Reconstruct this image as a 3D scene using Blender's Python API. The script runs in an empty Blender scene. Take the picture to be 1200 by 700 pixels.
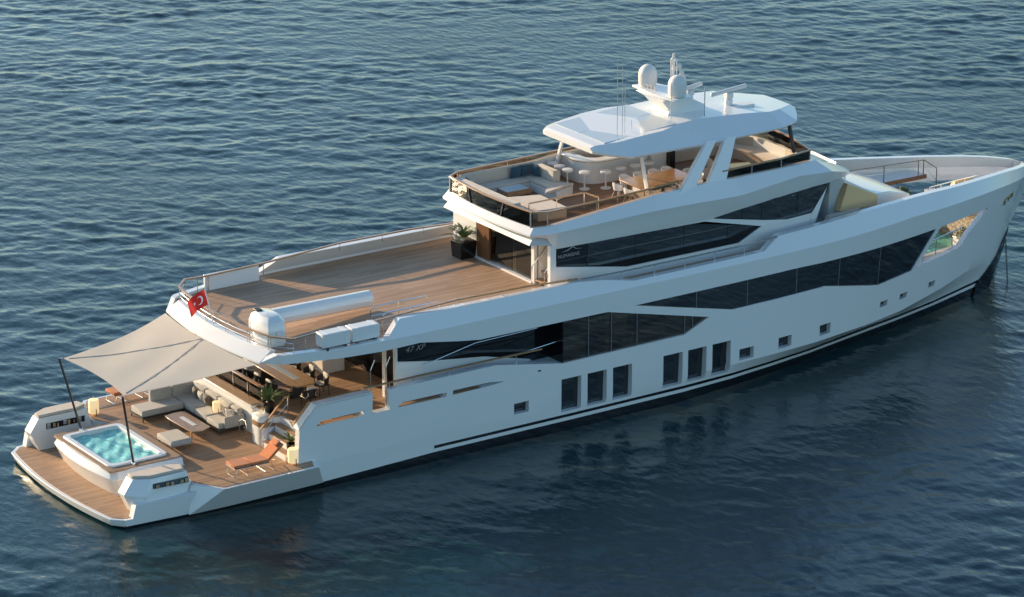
import bpy, bmesh, math, random
import numpy as np
from mathutils import Vector, Matrix
from mathutils.geometry import tessellate_polygon

random.seed(7)
C = bpy.context.scene.collection
SC = bpy.context.scene
R = math.radians

# ------------------------------------------------------------------ camera, sky, sun, exposure
cam = bpy.data.cameras.new('camera')
cam_o = bpy.data.objects.new('camera', cam)
C.objects.link(cam_o)
YAW, PIT = R(56.1488), R(18.6598)
cam_o.location = (-53.249, -109.911, 48.910)
cam_o.rotation_euler = (math.pi / 2 - PIT, 0, YAW - math.pi / 2)
cam.sensor_width = 36
cam.lens = 4058.79 / 1200 * 36
cam.clip_end = 20000
SC.camera = cam_o

SUN_EL, SUN_AZ = R(13), R(-20)            # azimuth from +y (port) towards -x (aft)
w = bpy.data.worlds.new('World')
SC.world = w
w.use_nodes = True
nt = w.node_tree
bg = nt.nodes['Background']
sky = nt.nodes.new('ShaderNodeTexSky')
sky.sky_type = 'NISHITA'
sky.sun_disc = False
sky.sun_elevation = SUN_EL
sky.sun_rotation = SUN_AZ
sky.air_density = 1.0
sky.dust_density = 0.8
sky.ozone_density = 2.0
tint = nt.nodes.new('ShaderNodeVectorMath')
tint.operation = 'MULTIPLY'
tint.inputs[1].default_value = (0.91, 1.02, 1.02)
nt.links.new(sky.outputs[0], tint.inputs[0])
nt.links.new(tint.outputs[0], bg.inputs[0])
bg.inputs[1].default_value = 0.15

sl = bpy.data.lights.new('sun', 'SUN')
sl.energy = 5.0
sl.angle = R(0.6)
sl.color = (1.0, 0.74, 0.48)
so = bpy.data.objects.new('sun', sl)
C.objects.link(so)
sd = Vector((math.sin(SUN_AZ) * math.cos(SUN_EL), math.cos(SUN_AZ) * math.cos(SUN_EL), math.sin(SUN_EL)))
so.rotation_euler = sd.to_track_quat('Z', 'Y').to_euler()
so.location = (0, 60, 60)

vs = SC.view_settings
SC.display_settings.display_device = 'sRGB'
vs.view_transform = 'Standard'
vs.look = 'None'
vs.gamma = 1
vs.use_curve_mapping = False
vs.exposure = 0.66
SC.cycles.max_bounces = 8
SC.cycles.transparent_max_bounces = 16

# ------------------------------------------------------------------ materials
MATS = {}
def mat(name, col, rough=0.5, metal=0.0, coat=0.0, ior=1.5, var=0.0, vscale=3.0, bump=0.0, bscale=30.0, emit=None, es=0.0, sheen=0.0, aniso=None):
    if name in MATS: return MATS[name]
    m = bpy.data.materials.new(name); m.use_nodes = True
    n = m.node_tree.nodes; l = m.node_tree.links
    p = n['Principled BSDF']
    p.inputs['Base Color'].default_value = (*col, 1)
    p.inputs['Roughness'].default_value = rough
    p.inputs['Metallic'].default_value = metal
    p.inputs['Coat Weight'].default_value = coat
    p.inputs['Coat Roughness'].default_value = 0.06
    p.inputs['IOR'].default_value = ior
    p.inputs['Sheen Weight'].default_value = sheen
    if emit:
        p.inputs['Emission Color'].default_value = (*emit, 1)
        p.inputs['Emission Strength'].default_value = es
    tc = n.new('ShaderNodeTexCoord')
    if var:
        no = n.new('ShaderNodeTexNoise'); no.inputs['Scale'].default_value = vscale
        no.inputs['Detail'].default_value = 5
        mp = n.new('ShaderNodeMapping')
        if aniso: mp.inputs['Scale'].default_value = aniso
        l.new(tc.outputs['Object'], mp.inputs[0]); l.new(mp.outputs[0], no.inputs['Vector'])
        cr = n.new('ShaderNodeMapRange')
        cr.inputs[1].default_value = 0.3; cr.inputs[2].default_value = 0.7
        cr.inputs[3].default_value = 1 - var; cr.inputs[4].default_value = 1 + var
        l.new(no.outputs[0], cr.inputs[0])
        mx = n.new('ShaderNodeVectorMath'); mx.operation = 'SCALE'
        mx.inputs[0].default_value = col
        l.new(cr.outputs[0], mx.inputs['Scale'])
        l.new(mx.outputs[0], p.inputs['Base Color'])
    if bump:
        nb = n.new('ShaderNodeTexNoise'); nb.inputs['Scale'].default_value = bscale
        l.new(tc.outputs['Object'], nb.inputs['Vector'])
        bp = n.new('ShaderNodeBump'); bp.inputs['Strength'].default_value = bump; bp.inputs['Distance'].default_value = 0.02
        l.new(nb.outputs[0], bp.inputs['Height']); l.new(bp.outputs[0], p.inputs['Normal'])
    MATS[name] = m
    return m

def glass_mat(name, tint, refl_rough=0.02, ior=1.5, boost=1.0):
    m = bpy.data.materials.new(name); m.use_nodes = True
    n = m.node_tree.nodes; l = m.node_tree.links
    n.remove(n['Principled BSDF'])
    out = n['Material Output']
    t = n.new('ShaderNodeBsdfTransparent'); t.inputs[0].default_value = (*tint, 1)
    g = n.new('ShaderNodeBsdfGlossy'); g.inputs['Roughness'].default_value = refl_rough
    f = n.new('ShaderNodeFresnel'); f.inputs[0].default_value = ior
    mu = n.new('ShaderNodeMath'); mu.operation = 'MULTIPLY'; mu.inputs[1].default_value = boost; mu.use_clamp = True
    l.new(f.outputs[0], mu.inputs[0])
    mx = n.new('ShaderNodeMixShader')
    l.new(mu.outputs[0], mx.inputs[0]); l.new(t.outputs[0], mx.inputs[1]); l.new(g.outputs[0], mx.inputs[2])
    l.new(mx.outputs[0], out.inputs[0])
    MATS[name] = m
    return m

def teak_mat(name, c1, c2, plank=0.115, axis='Y', rough=0.6, seam=0.5, spec=0.5):
    """planks run along x; each plank has its own tone, fine grain, dark caulking seams"""
    m = bpy.data.materials.new(name); m.use_nodes = True
    n = m.node_tree.nodes; l = m.node_tree.links
    p = n['Principled BSDF']; p.inputs['Roughness'].default_value = rough
    tc = n.new('ShaderNodeTexCoord'); sx = n.new('ShaderNodeSeparateXYZ')
    l.new(tc.outputs['Object'], sx.inputs[0])
    def M(op, a, b=None, c=None):
        k = n.new('ShaderNodeMath'); k.operation = op
        for i, v in enumerate((a, b, c)):
            if v is None: continue
            if isinstance(v, (int, float)): k.inputs[i].default_value = v
            else: l.new(v, k.inputs[i])
        return k.outputs[0]
    ya = sx.outputs[axis]; xa = sx.outputs['X' if axis == 'Y' else 'Y']
    q = M('DIVIDE', ya, plank)
    idx = M('FLOOR', q); fr = M('FRACT', q)
    # butt joints: each plank is broken into boards of about 2.4 m
    off = M('MULTIPLY', M('FRACT', M('MULTIPLY', idx, 0.618)), 2.4)
    bx = M('FLOOR', M('DIVIDE', M('ADD', xa, off), 2.4))
    cmb = n.new('ShaderNodeCombineXYZ'); l.new(idx, cmb.inputs[0]); l.new(bx, cmb.inputs[1])
    wn = n.new('ShaderNodeTexWhiteNoise'); wn.noise_dimensions = '3D'; l.new(cmb.outputs[0], wn.inputs['Vector'])
    mp = n.new('ShaderNodeMapping'); mp.inputs['Scale'].default_value = (0.9, 14, 1) if axis == 'Y' else (14, 0.9, 1)
    l.new(tc.outputs['Object'], mp.inputs[0])
    gn = n.new('ShaderNodeTexNoise'); gn.inputs['Scale'].default_value = 1.6; gn.inputs['Detail'].default_value = 6
    l.new(mp.outputs[0], gn.inputs['Vector'])
    bn = n.new('ShaderNodeTexNoise'); bn.inputs['Scale'].default_value = 0.45; bn.inputs['Detail'].default_value = 3
    l.new(tc.outputs['Object'], bn.inputs['Vector'])
    tone = M('ADD', M('ADD', M('MULTIPLY', wn.outputs['Value'], 0.45), M('MULTIPLY', gn.outputs[0], 0.6)), M('MULTIPLY', M('SUBTRACT', bn.outputs[0], 0.5), 0.5))
    mix = n.new('ShaderNodeMix'); mix.data_type = 'RGBA'
    l.new(tone, mix.inputs['Factor'])
    mix.inputs['A'].default_value = (*c1, 1); mix.inputs['B'].default_value = (*c2, 1)
    sm = M('MULTIPLY', M('LESS_THAN', fr, 0.1), seam)
    mx2 = n.new('ShaderNodeMix'); mx2.data_type = 'RGBA'
    l.new(sm, mx2.inputs['Factor']); l.new(mix.outputs['Result'], mx2.inputs['A']); mx2.inputs['B'].default_value = (0.03, 0.022, 0.018, 1)
    l.new(mx2.outputs['Result'], p.inputs['Base Color'])
    MATS[name] = m
    return m

WHITE = mat('white_paint', (0.80, 0.80, 0.79), 0.22, coat=0.5, var=0.02, vscale=0.6)
WHITE2 = mat('white_gelcoat', (0.78, 0.78, 0.77), 0.35, coat=0.2)
BLACKG = mat('black_gloss', (0.006, 0.007, 0.009), 0.05, coat=0.3)
DARKGL = mat('dark_window_glass', (0.010, 0.013, 0.016), 0.03, ior=1.85, var=0.4, vscale=0.7)
STEEL = mat('polished_steel', (0.72, 0.72, 0.72), 0.18, metal=1.0)
DSTEEL = mat('dark_steel', (0.10, 0.10, 0.11), 0.3, metal=0.8)
POLE = mat('carbon_pole', (0.03, 0.03, 0.035), 0.25, coat=0.5)
VARN = mat('varnished_wood', (0.40, 0.225, 0.11), 0.25, coat=0.6, var=0.25, vscale=5, aniso=(0.6, 6, 6))
TABLEW = mat('table_wood', (0.33, 0.205, 0.105), 0.3, coat=0.3, var=0.2, vscale=3, aniso=(6, 0.7, 1))
DARKW = mat('dark_wood', (0.16, 0.075, 0.035), 0.35, var=0.3, vscale=4, aniso=(5, 5, 0.6))
FABG = mat('grey_fabric', (0.43, 0.41, 0.38), 0.95, bump=0.25, bscale=60, sheen=0.3, var=0.05, vscale=4)
FABB = mat('beige_fabric', (0.55, 0.48, 0.40), 0.95, bump=0.25, bscale=60, sheen=0.3, var=0.05, vscale=4)
FABT = mat('taupe_cushion', (0.16, 0.13, 0.105), 0.95, sheen=0.3, bump=0.3, bscale=40)
FABC = mat('cream_cushion', (0.62, 0.57, 0.50), 0.95, sheen=0.3, bump=0.3, bscale=40)
FABBL = mat('navy_cushion', (0.025, 0.075, 0.115), 0.9, sheen=0.3, bump=0.3, bscale=40)
ORANGE = mat('terracotta_cushion', (0.55, 0.17, 0.055), 0.9, bump=0.3, bscale=40, sheen=0.2, var=0.08, vscale=6)
BLACKP = mat('black_plastic', (0.012, 0.012, 0.013), 0.4)
WHITEP = mat('white_plastic', (0.8, 0.8, 0.8), 0.35)
DOME = mat('radome_white', (0.74, 0.72, 0.70), 0.4)
SAILM = mat('sail_canvas', (0.60, 0.54, 0.45), 0.9, bump=0.15, bscale=40, var=0.03, vscale=0.8)
LEAF = mat('palm_leaf', (0.10, 0.155, 0.05), 0.5, var=0.5, vscale=5)
LEAF2 = mat('bush_leaf', (0.07, 0.10, 0.035), 0.6, var=0.5, vscale=6)
REDC = mat('red_flag_cloth', (0.62, 0.012, 0.015), 0.8)
WHC = mat('white_flag_cloth', (0.8, 0.8, 0.8), 0.8)
GOLD = mat('gold_reflection_metal', (0.62, 0.43, 0.22), 0.3, metal=0.35, var=0.5, vscale=6)  # gold reflections of the mirrored metal put into a mostly diffuse colour
LAMP = mat('lantern_glow', (0.9, 0.75, 0.45), 0.6, emit=(1.0, 0.70, 0.36), es=0.36)
POOLT = mat('pool_lining', (0.10, 0.42, 0.40), 0.4, var=0.15, vscale=8)
POOLG = mat('green_pool_lining', (0.10, 0.38, 0.28), 0.4, var=0.2, vscale=8)
GREENT = mat('pale_green_top', (0.36, 0.40, 0.28), 0.4)
BRASS = mat('brass_trim', (0.5, 0.34, 0.15), 0.3, metal=0.9)
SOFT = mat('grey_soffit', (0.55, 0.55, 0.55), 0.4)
SOLAR = mat('roof_glass_panel', (0.50, 0.56, 0.60), 0.12, coat=0.6)
CHAIN = mat('galvanised_chain', (0.12, 0.12, 0.125), 0.4, metal=0.8)
INTW = mat('interior_panelling', (0.20, 0.115, 0.055), 0.5, var=0.3, vscale=2, aniso=(0.5, 4, 1))
INTB = mat('interior_curtain', (0.42, 0.34, 0.25), 0.8, var=0.15, vscale=5, aniso=(6, 6, 0.3))
INTD = mat('interior_dark', (0.02, 0.018, 0.017), 0.7)
SALG = glass_mat('saloon_glass', (0.62, 0.57, 0.51), 0.02, 1.5, 1.4)
CLRG = glass_mat('clear_glass', (0.80, 0.83, 0.82), 0.02, 1.45)
BRZG = glass_mat('bronze_glass', (0.72, 0.63, 0.52), 0.02, 1.5, 1.1)
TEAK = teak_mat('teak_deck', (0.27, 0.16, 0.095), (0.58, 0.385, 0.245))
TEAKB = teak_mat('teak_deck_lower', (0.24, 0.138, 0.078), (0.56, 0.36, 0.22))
TEAKX = teak_mat('teak_margin', (0.24, 0.15, 0.095), (0.46, 0.33, 0.22), plank=0.3, axis='X', seam=0.3)

def hull_mat():
    m = bpy.data.materials.new('hull_paint'); m.use_nodes = True
    n = m.node_tree.nodes; l = m.node_tree.links
    p = n['Principled BSDF']
    p.inputs['Roughness'].default_value = 0.25; p.inputs['Coat Weight'].default_value = 1.0; p.inputs['Coat Roughness'].default_value = 0.03
    tc = n.new('ShaderNodeTexCoord'); s = n.new('ShaderNodeSeparateXYZ'); l.new(tc.outputs['Object'], s.inputs[0])
    def M(op, a, b):
        k = n.new('ShaderNodeMath'); k.operation = op
        for i, v in enumerate((a, b)):
            if isinstance(v, (int, float)): k.inputs[i].default_value = v
            else: l.new(v, k.inputs[i])
        return k.outputs[0]
    mr = n.new('ShaderNodeMapRange'); l.new(s.outputs['X'], mr.inputs[0])
    mr.inputs[1].default_value = 4; mr.inputs[2].default_value = 13.5; mr.inputs[3].default_value = 0.43; mr.inputs[4].default_value = 0.70
    boot = M('LESS_THAN', s.outputs['Z'], mr.outputs[0])
    st = M('MULTIPLY', M('MULTIPLY', M('GREATER_THAN', s.outputs['Z'], 0.845), M('LESS_THAN', s.outputs['Z'], 0.97)), M('GREATER_THAN', s.outputs['X'], 13.5))
    f = M('MAXIMUM', boot, st)
    no = n.new('ShaderNodeTexNoise'); no.inputs['Scale'].default_value = 0.9; l.new(tc.outputs['Object'], no.inputs['Vector'])
    bpn = n.new('ShaderNodeBump'); bpn.inputs['Strength'].default_value = 0.5; bpn.inputs['Distance'].default_value = 0.02
    l.new(no.outputs[0], bpn.inputs['Height']); l.new(bpn.outputs[0], p.inputs['Coat Normal'])
    mx = n.new('ShaderNodeMix'); mx.data_type = 'RGBA'
    l.new(f, mx.inputs['Factor']); mx.inputs['A'].default_value = (0.79, 0.79, 0.785, 1); mx.inputs['B'].default_value = (0.006, 0.007, 0.009, 1)
    l.new(mx.outputs['Result'], p.inputs['Base Color'])
    return m
HULL = hull_mat()

def water_mat(name, col, rough, bscale, bdist, detail=4, extra=None):
    m = bpy.data.materials.new(name); m.use_nodes = True
    n = m.node_tree.nodes; l = m.node_tree.links
    p = n['Principled BSDF']
    p.inputs['Base Color'].default_value = (*col, 1); p.inputs['Roughness'].default_value = rough; p.inputs['IOR'].default_value = 1.42
    tc = n.new('ShaderNodeTexCoord')
    mp = n.new('ShaderNodeMapping'); mp.inputs['Rotation'].default_value = (0, 0, -YAW); mp.inputs['Scale'].default_value = (1.0, 0.55, 1)
    l.new(tc.outputs['Object'], mp.inputs[0])
    no = n.new('ShaderNodeTexNoise'); no.inputs['Scale'].default_value = bscale; no.inputs['Detail'].default_value = detail
    l.new(mp.outputs[0], no.inputs['Vector'])
    b = n.new('ShaderNodeBump'); b.inputs['Strength'].default_value = 1.0; b.inputs['Distance'].default_value = bdist
    l.new(no.outputs[0], b.inputs['Height']); l.new(b.outputs[0], p.inputs['Normal'])
    # slicks and gusts: patches of calmer and rougher water
    n2 = n.new('ShaderNodeTexNoise'); n2.inputs['Scale'].default_value = 0.05; n2.inputs['Detail'].default_value = 3
    l.new(mp.outputs[0], n2.inputs['Vector'])
    mr = n.new('ShaderNodeMapRange'); mr.inputs[1].default_value = 0.35; mr.inputs[2].default_value = 0.65; mr.inputs[3].default_value = rough * 0.6; mr.inputs[4].default_value = rough * 1.6
    l.new(n2.outputs[0], mr.inputs[0]); l.new(mr.outputs[0], p.inputs['Roughness'])
    ms = n.new('ShaderNodeMapRange'); ms.inputs[1].default_value = 0.35; ms.inputs[2].default_value = 0.65; ms.inputs[3].default_value = 0.6; ms.inputs[4].default_value = 1.0
    l.new(n2.outputs[0], ms.inputs[0]); l.new(ms.outputs[0], b.inputs['Strength'])
    return m
SEA = water_mat('sea_water', (0.003, 0.028, 0.036), 0.13, 2.6, 0.06, 6)

def pool_water(name, c1, c2, sc):
    m = bpy.data.materials.new(name); m.use_nodes = True
    n = m.node_tree.nodes; l = m.node_tree.links
    p = n['Principled BSDF']; p.inputs['Roughness'].default_value = 0.06; p.inputs['IOR'].default_value = 1.333
    tc = n.new('ShaderNodeTexCoord')
    mp = n.new('ShaderNodeMapping'); mp.inputs['Scale'].default_value = (1.5, 0.8, 1); l.new(tc.outputs['Object'], mp.inputs[0])
    no = n.new('ShaderNodeTexNoise'); no.inputs['Scale'].default_value = sc; no.inputs['Detail'].default_value = 4; no.inputs['Distortion'].default_value = 1.2
    l.new(mp.outputs[0], no.inputs['Vector'])
    cr = n.new('ShaderNodeValToRGB'); l.new(no.outputs[0], cr.inputs[0])
    cr.color_ramp.elements[0].position = 0.35; cr.color_ramp.elements[0].color = (*c1, 1)
    cr.color_ramp.elements[1].position = 0.68; cr.color_ramp.elements[1].color = (*c2, 1)
    l.new(cr.outputs[0], p.inputs['Base Color'])
    b = n.new('ShaderNodeBump'); b.inputs['Strength'].default_value = 0.5; b.inputs['Distance'].default_value = 0.04
    l.new(no.outputs[0], b.inputs['Height']); l.new(b.outputs[0], p.inputs['Normal'])
    return m
TUBW = pool_water('tub_water', (0.12, 0.60, 0.63), (0.42, 0.84, 0.83), 5.2)
POOLW = pool_water('plunge_pool_water', (0.05, 0.26, 0.20), (0.20, 0.50, 0.40), 3.0)

# ------------------------------------------------------------------ mesh helpers
class MB:
    def __init__(s): s.v = []; s.f = []
    def add(s, vs, fs):
        o = len(s.v); s.v += [tuple(a) for a in vs]; s.f += [tuple(i + o for i in q) for q in fs]; return s
    def box(s, x0, x1, y0, y1, z0, z1):
        return s.add([(x0, y0, z0), (x1, y0, z0), (x1, y1, z0), (x0, y1, z0), (x0, y0, z1), (x1, y0, z1), (x1, y1, z1), (x0, y1, z1)],
                     [(3, 2, 1, 0), (4, 5, 6, 7), (0, 1, 5, 4), (1, 2, 6, 5), (2, 3, 7, 6), (3, 0, 4, 7)])
    def hexa(s, p):   # 8 points: 4 bottom, 4 top
        return s.add(p, [(3, 2, 1, 0), (4, 5, 6, 7), (0, 1, 5, 4), (1, 2, 6, 5), (2, 3, 7, 6), (3, 0, 4, 7)])
    def loft(s, rings, cap=True, closed=True):
        n = len(rings[0]); vs = [p for r in rings for p in r]; fs = []
        for i in range(len(rings) - 1):
            for j in range(n if closed else n - 1):
                k = (j + 1) % n
                fs.append((i * n + j, i * n + k, (i + 1) * n + k, (i + 1) * n + j))
        if cap:
            fs.append(tuple(range(n))[::-1]); fs.append(tuple((len(rings) - 1) * n + j for j in range(n)))
        return s.add(vs, fs)
    def prism(s, poly, z0, z1, top=None):      # polygon in xy (may be concave), optional other top outline
        top = top or poly
        return s.loft([[(x, y, z0) for x, y in poly], [(x, y, z1) for x, y in top]])
    def prism_y(s, poly, y0, y1, poly2=None):      # polygon in xz extruded along y
        poly2 = poly2 or poly
        return s.loft([[(x, y0, z) for x, z in poly], [(x, y1, z) for x, z in poly2]])
    def prism_x(s, poly, x0, x1):
        return s.loft([[(x0, y, z) for y, z in poly], [(x1, y, z) for y, z in poly]])
    def tube(s, pts, r, n=8, closed=False, sq=None):
        pts = [Vector(p) for p in pts]; rings = []; N = len(pts)
        up = None
        for i, p in enumerate(pts):
            if closed: d = (pts[(i + 1) % N] - p).normalized() + (p - pts[i - 1]).normalized()
            else:
                d = Vector((0, 0, 0))
                if i < N - 1: d += (pts[i + 1] - p).normalized()
                if i > 0: d += (p - pts[i - 1]).normalized()
            d.normalize()
            ref = Vector((0, 0, 1)) if abs(d.z) < 0.95 else Vector((1, 0, 0))
            a = d.cross(ref).normalized(); b = a.cross(d).normalized()
            if sq: rings.append([p + a * u * sq[0] / 2 + b * v * sq[1] / 2 for u, v in ((-1, -1), (1, -1), (1, 1), (-1, 1))])
            else: rings.append([p + (a * math.cos(t) + b * math.sin(t)) * r for t in [2 * math.pi * k / n for k in range(n)]])
        if closed: rings.append(rings[0]); return s.loft(rings, cap=False)
        return s.loft(rings)
    def lathe(s, prof, c=(0, 0, 0), n=20):     # (r, z) from bottom to top
        rings = [[(c[0] + max(r, 1e-4) * math.cos(2 * math.pi * k / n), c[1] + max(r, 1e-4) * math.sin(2 * math.pi * k / n), c[2] + z) for k in range(n)] for r, z in prof]
        return s.loft(rings)
    def sphere(s, c, r, n=10, sc=(1, 1, 1)):
        m = max(4, n // 2); rings = []
        for i in range(m + 1):
            t = -math.pi / 2 + math.pi * i / m
            rr = max(math.cos(t), 1e-3)
            rings.append([(c[0] + sc[0] * r * rr * math.cos(2 * math.pi * k / n), c[1] + sc[1] * r * rr * math.sin(2 * math.pi * k / n), c[2] + sc[2] * r * math.sin(t)) for k in range(n)])
        return s.loft(rings)
    def xf(s, M): s.v = [tuple(M @ Vector(p)) for p in s.v]; return s
    def build(s, name, m, parent=None, bevel=0.0, angle=35, seg=2):
        me = bpy.data.meshes.new(name); me.from_pydata([tuple(p) for p in s.v], [], s.f)
        bm = bmesh.new(); bm.from_mesh(me); bmesh.ops.recalc_face_normals(bm, faces=bm.faces); bm.to_mesh(me); bm.free()
        return finish(name, me, m, parent, bevel, angle, seg)

def finish(name, me, m, parent=None, bevel=0.0, angle=35, seg=2):
    me.materials.clear(); me.materials.append(m)
    me.polygons.foreach_set('use_smooth', [True] * len(me.polygons))
    me.set_sharp_from_angle(angle=R(angle))
    o = bpy.data.objects.new(name, me); C.objects.link(o)
    if parent: o.parent = parent
    if bevel:
        b = o.modifiers.new('bevel', 'BEVEL'); b.width = bevel; b.segments = seg; b.limit_method = 'ANGLE'; b.angle_limit = R(30)
    return o

def thing(name, label, cat, loc=(0, 0, 0), rz=0.0, group=None):
    o = bpy.data.objects.new(name, None); o.empty_display_size = 0.3; C.objects.link(o)
    o.location = loc; o.rotation_euler = (0, 0, rz)
    o['label'] = label; o['category'] = cat
    if group: o['group'] = group
    return o
def tag(o, label, cat, group=None):
    o['label'] = label; o['category'] = cat
    if group: o['group'] = group
    return o
def dup(root, loc, rz, label):
    r = root.copy(); C.objects.link(r); r.location = loc; r.rotation_euler = (0, 0, rz); r['label'] = label
    for ch in list(root.children):
        c = ch.copy(); C.objects.link(c); c.parent = r
        for g in list(ch.children):
            d = g.copy(); C.objects.link(d); d.parent = c
    return r

def poly_sheet(polys, xcuts=(), planes=()):
    """flat sheet in (x, z) at y = 0 from an outline and holes, cut along stations"""
    loops = [[Vector((x, z, 0)) for x, z in p] for p in polys]
    tris = tessellate_polygon(loops)
    flat = [p for l in loops for p in l]
    bm = bmesh.new()
    vs = [bm.verts.new((p.x, 0, p.y)) for p in flat]
    for t in tris:
        try: bm.faces.new([vs[i] for i in t])
        except ValueError: pass
    for x in xcuts:
        bmesh.ops.bisect_plane(bm, geom=bm.verts[:] + bm.edges[:] + bm.faces[:], dist=1e-4, plane_co=(x, 0, 0), plane_no=(1, 0, 0))
    for co, no in planes:
        bmesh.ops.bisect_plane(bm, geom=bm.verts[:] + bm.edges[:] + bm.faces[:], dist=1e-4, plane_co=co, plane_no=no)
    bmesh.ops.remove_doubles(bm, verts=bm.verts, dist=1e-4)
    return bm

def side_panel(name, polys, B, thick, m, parent, xcuts=(), planes=(), sides=(-1, 1), off=0.0, angle=25, bevel=0):
    """panel on the ship's side: y = +-(B(x, z) - off), thickness inward; both sides in one mesh when asked"""
    bm = poly_sheet(polys, xcuts, planes)
    for f in bm.faces:
        f.normal_update()
        if f.normal.y > 0: f.normal_flip()
    ext = bmesh.ops.extrude_face_region(bm, geom=bm.faces[:])
    inner = set(v for v in ext['geom'] if isinstance(v, bmesh.types.BMVert))
    for v in bm.verts:
        b = max(B(v.co.x, v.co.z) - off, 0.012)
        v.co.y = -(b - min(thick, b * 0.85)) if v in inner else -b
    bmesh.ops.recalc_face_normals(bm, faces=bm.faces)
    me0 = bpy.data.meshes.new(name); bm.to_mesh(me0); bm.free()
    V = [tuple(v.co) for v in me0.vertices]; Fc = [tuple(p.vertices) for p in me0.polygons]
    bpy.data.meshes.remove(me0)
    mb = MB()
    for s in sides: mb.add([(x, y if s < 0 else -y, z) for x, y, z in V], Fc if s < 0 else [q[::-1] for q in Fc])
    return mb.build(name, m, parent, bevel, angle)

def clip_x(poly, a, b):
    def half(p, x, keep):
        out = []
        for i in range(len(p)):
            P, Q = p[i], p[(i + 1) % len(p)]
            ip, iq = (P[0] - x) * keep >= 0, (Q[0] - x) * keep >= 0
            if ip: out.append(P)
            if ip != iq:
                t = (x - P[0]) / (Q[0] - P[0]); out.append((x, P[1] + t * (Q[1] - P[1])))
        return out
    return half(half(poly, a, 1), b, -1)

# ------------------------------------------------------------------ the sea
WL = 0.3
def make_sea():
    rng = np.random.default_rng(11)
    h = np.array([math.cos(YAW), math.sin(YAW)]); r = np.array([math.sin(YAW), -math.cos(YAW)])
    s = np.arange(98, 232, 0.15); t = np.arange(-48, 48, 0.17)
    S, T = np.meshgrid(s, t, indexing='ij')
    X = cam_o.location.x + S * h[0] + T * r[0]; Y = cam_o.location.y + S * h[1] + T * r[1]
    Zz = np.zeros_like(X)
    lam = np.exp(np.linspace(math.log(0.42), math.log(3.4), 90))
    base = YAW + R(-8)
    for L in lam:
        k = 2 * math.pi / L
        sp = R(44) if L < 2 else R(30)
        a = base + rng.normal(0, sp)
        st = 0.0118 if L < 1.6 else 0.0092
        A = st / k
        ph = rng.uniform(0, 2 * math.pi)
        g = np.sin(k * (X * math.cos(a) + Y * math.sin(a)) + ph)
        Zz += A * (g + 0.3 * (g * g - 0.5))
    # patches of wind: waves are not equally high everywhere
    pt = 0
    for L in (9, 14, 22, 31, 47):
        a = rng.uniform(0, 6.28); pt = pt + np.sin(2 * math.pi / L * (X * math.cos(a) + Y * math.sin(a)) + rng.uniform(0, 6.28))
    Zz *= np.maximum(0.35, 1.0 + 0.2 * pt)
    # calm water in the lee of the hull
    d = np.maximum(0, -(Y + 5.0)); lee = np.exp(-((d) / 16.0) ** 2) * ((X > -4) & (X < 52) & (Y < 2))
    Zz *= 1 - .4 * lee
    fade = np.minimum(1, np.minimum(np.minimum(S - s[0], s[-1] - S), np.minimum(T - t[0], t[-1] - T)) / 10.0)
    Zz *= fade
    ns, ntt = S.shape
    V = np.stack([X, Y, Zz + WL], -1).reshape(-1, 3)
    idx = np.arange(ns * ntt).reshape(ns, ntt)
    q = np.stack([idx[:-1, :-1], idx[1:, :-1], idx[1:, 1:], idx[:-1, 1:]], -1).reshape(-1, 4)[:, ::-1]
    # skirt out to the horizon
    big = 9000
    c0 = []
    for ss, tt in ((s[0], t[0]), (s[-1], t[0]), (s[-1], t[-1]), (s[0], t[-1])):
        c0.append((ss, tt))
    ext = [(-big, -big), (big, -big), (big, big), (-big, big)]
    ev = [[cam_o.location.x + a * h[0] + b * r[0], cam_o.location.y + a * h[1] + b * r[1], WL] for a, b in ext]
    n0 = len(V)
    V = np.vstack([V, np.array(ev)])
    corners = [idx[0, 0], idx[-1, 0], idx[-1, -1], idx[0, -1]]
    edges = [idx[:, 0], idx[-1, :], idx[::-1, -1], idx[0, ::-1]]
    faces = q.tolist()
    for i in range(4):
        e = edges[i].tolist()
        faces.append([n0 + i, n0 + (i + 1) % 4] + e[::-1])
    me = bpy.data.meshes.new('sea'); me.from_pydata(V.tolist(), [], faces)
    me.materials.append(SEA)
    me.polygons.foreach_set('use_smooth', [True] * len(me.polygons))
    me.update()
    bm = bmesh.new(); bm.from_mesh(me)
    bm.faces.ensure_lookup_table()
    for f in bm.faces:
        if f.normal.z < 0: f.normal_flip()
    bm.to_mesh(me); bm.free()
    o = bpy.data.objects.new('sea', me); C.objects.link(o); o['kind'] = 'structure'
make_sea()

# ------------------------------------------------------------------ the yacht: hull form (x forward from the stern, y port, z up)
Y_ = thing('motor_yacht', 'large white motor yacht with teak decks lying at anchor on dark blue sea', 'yacht')
XT = [0.0, .45, 4, 8, 12, 20, 25.5, 28, 30.2, 32.5, 35.5, 38.3, 40.8, 43.9, 45.4, 46.38, 46.75, 47.7]
B03 = [4.5, 4.5, 4.75, 4.95, 5.0, 5.0, 4.93, 4.65, 4.32, 3.9, 3.26, 2.7, 2.12, 1.33, .72, .04, .0, .0]
B97 = [4.5, 4.52, 4.85, 5.0, 5.02, 5.02, 4.97, 4.86, 4.6, 4.27, 3.62, 3.02, 2.38, 1.4, .93, .25, .0, .0]
BCH = [4.5, 4.52, 4.9, 5.02, 5.05, 5.05, 5.05, 5.03, 4.93, 4.74, 4.22, 3.5, 2.85, 1.78, 1.18, .55, .0, .0]
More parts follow.
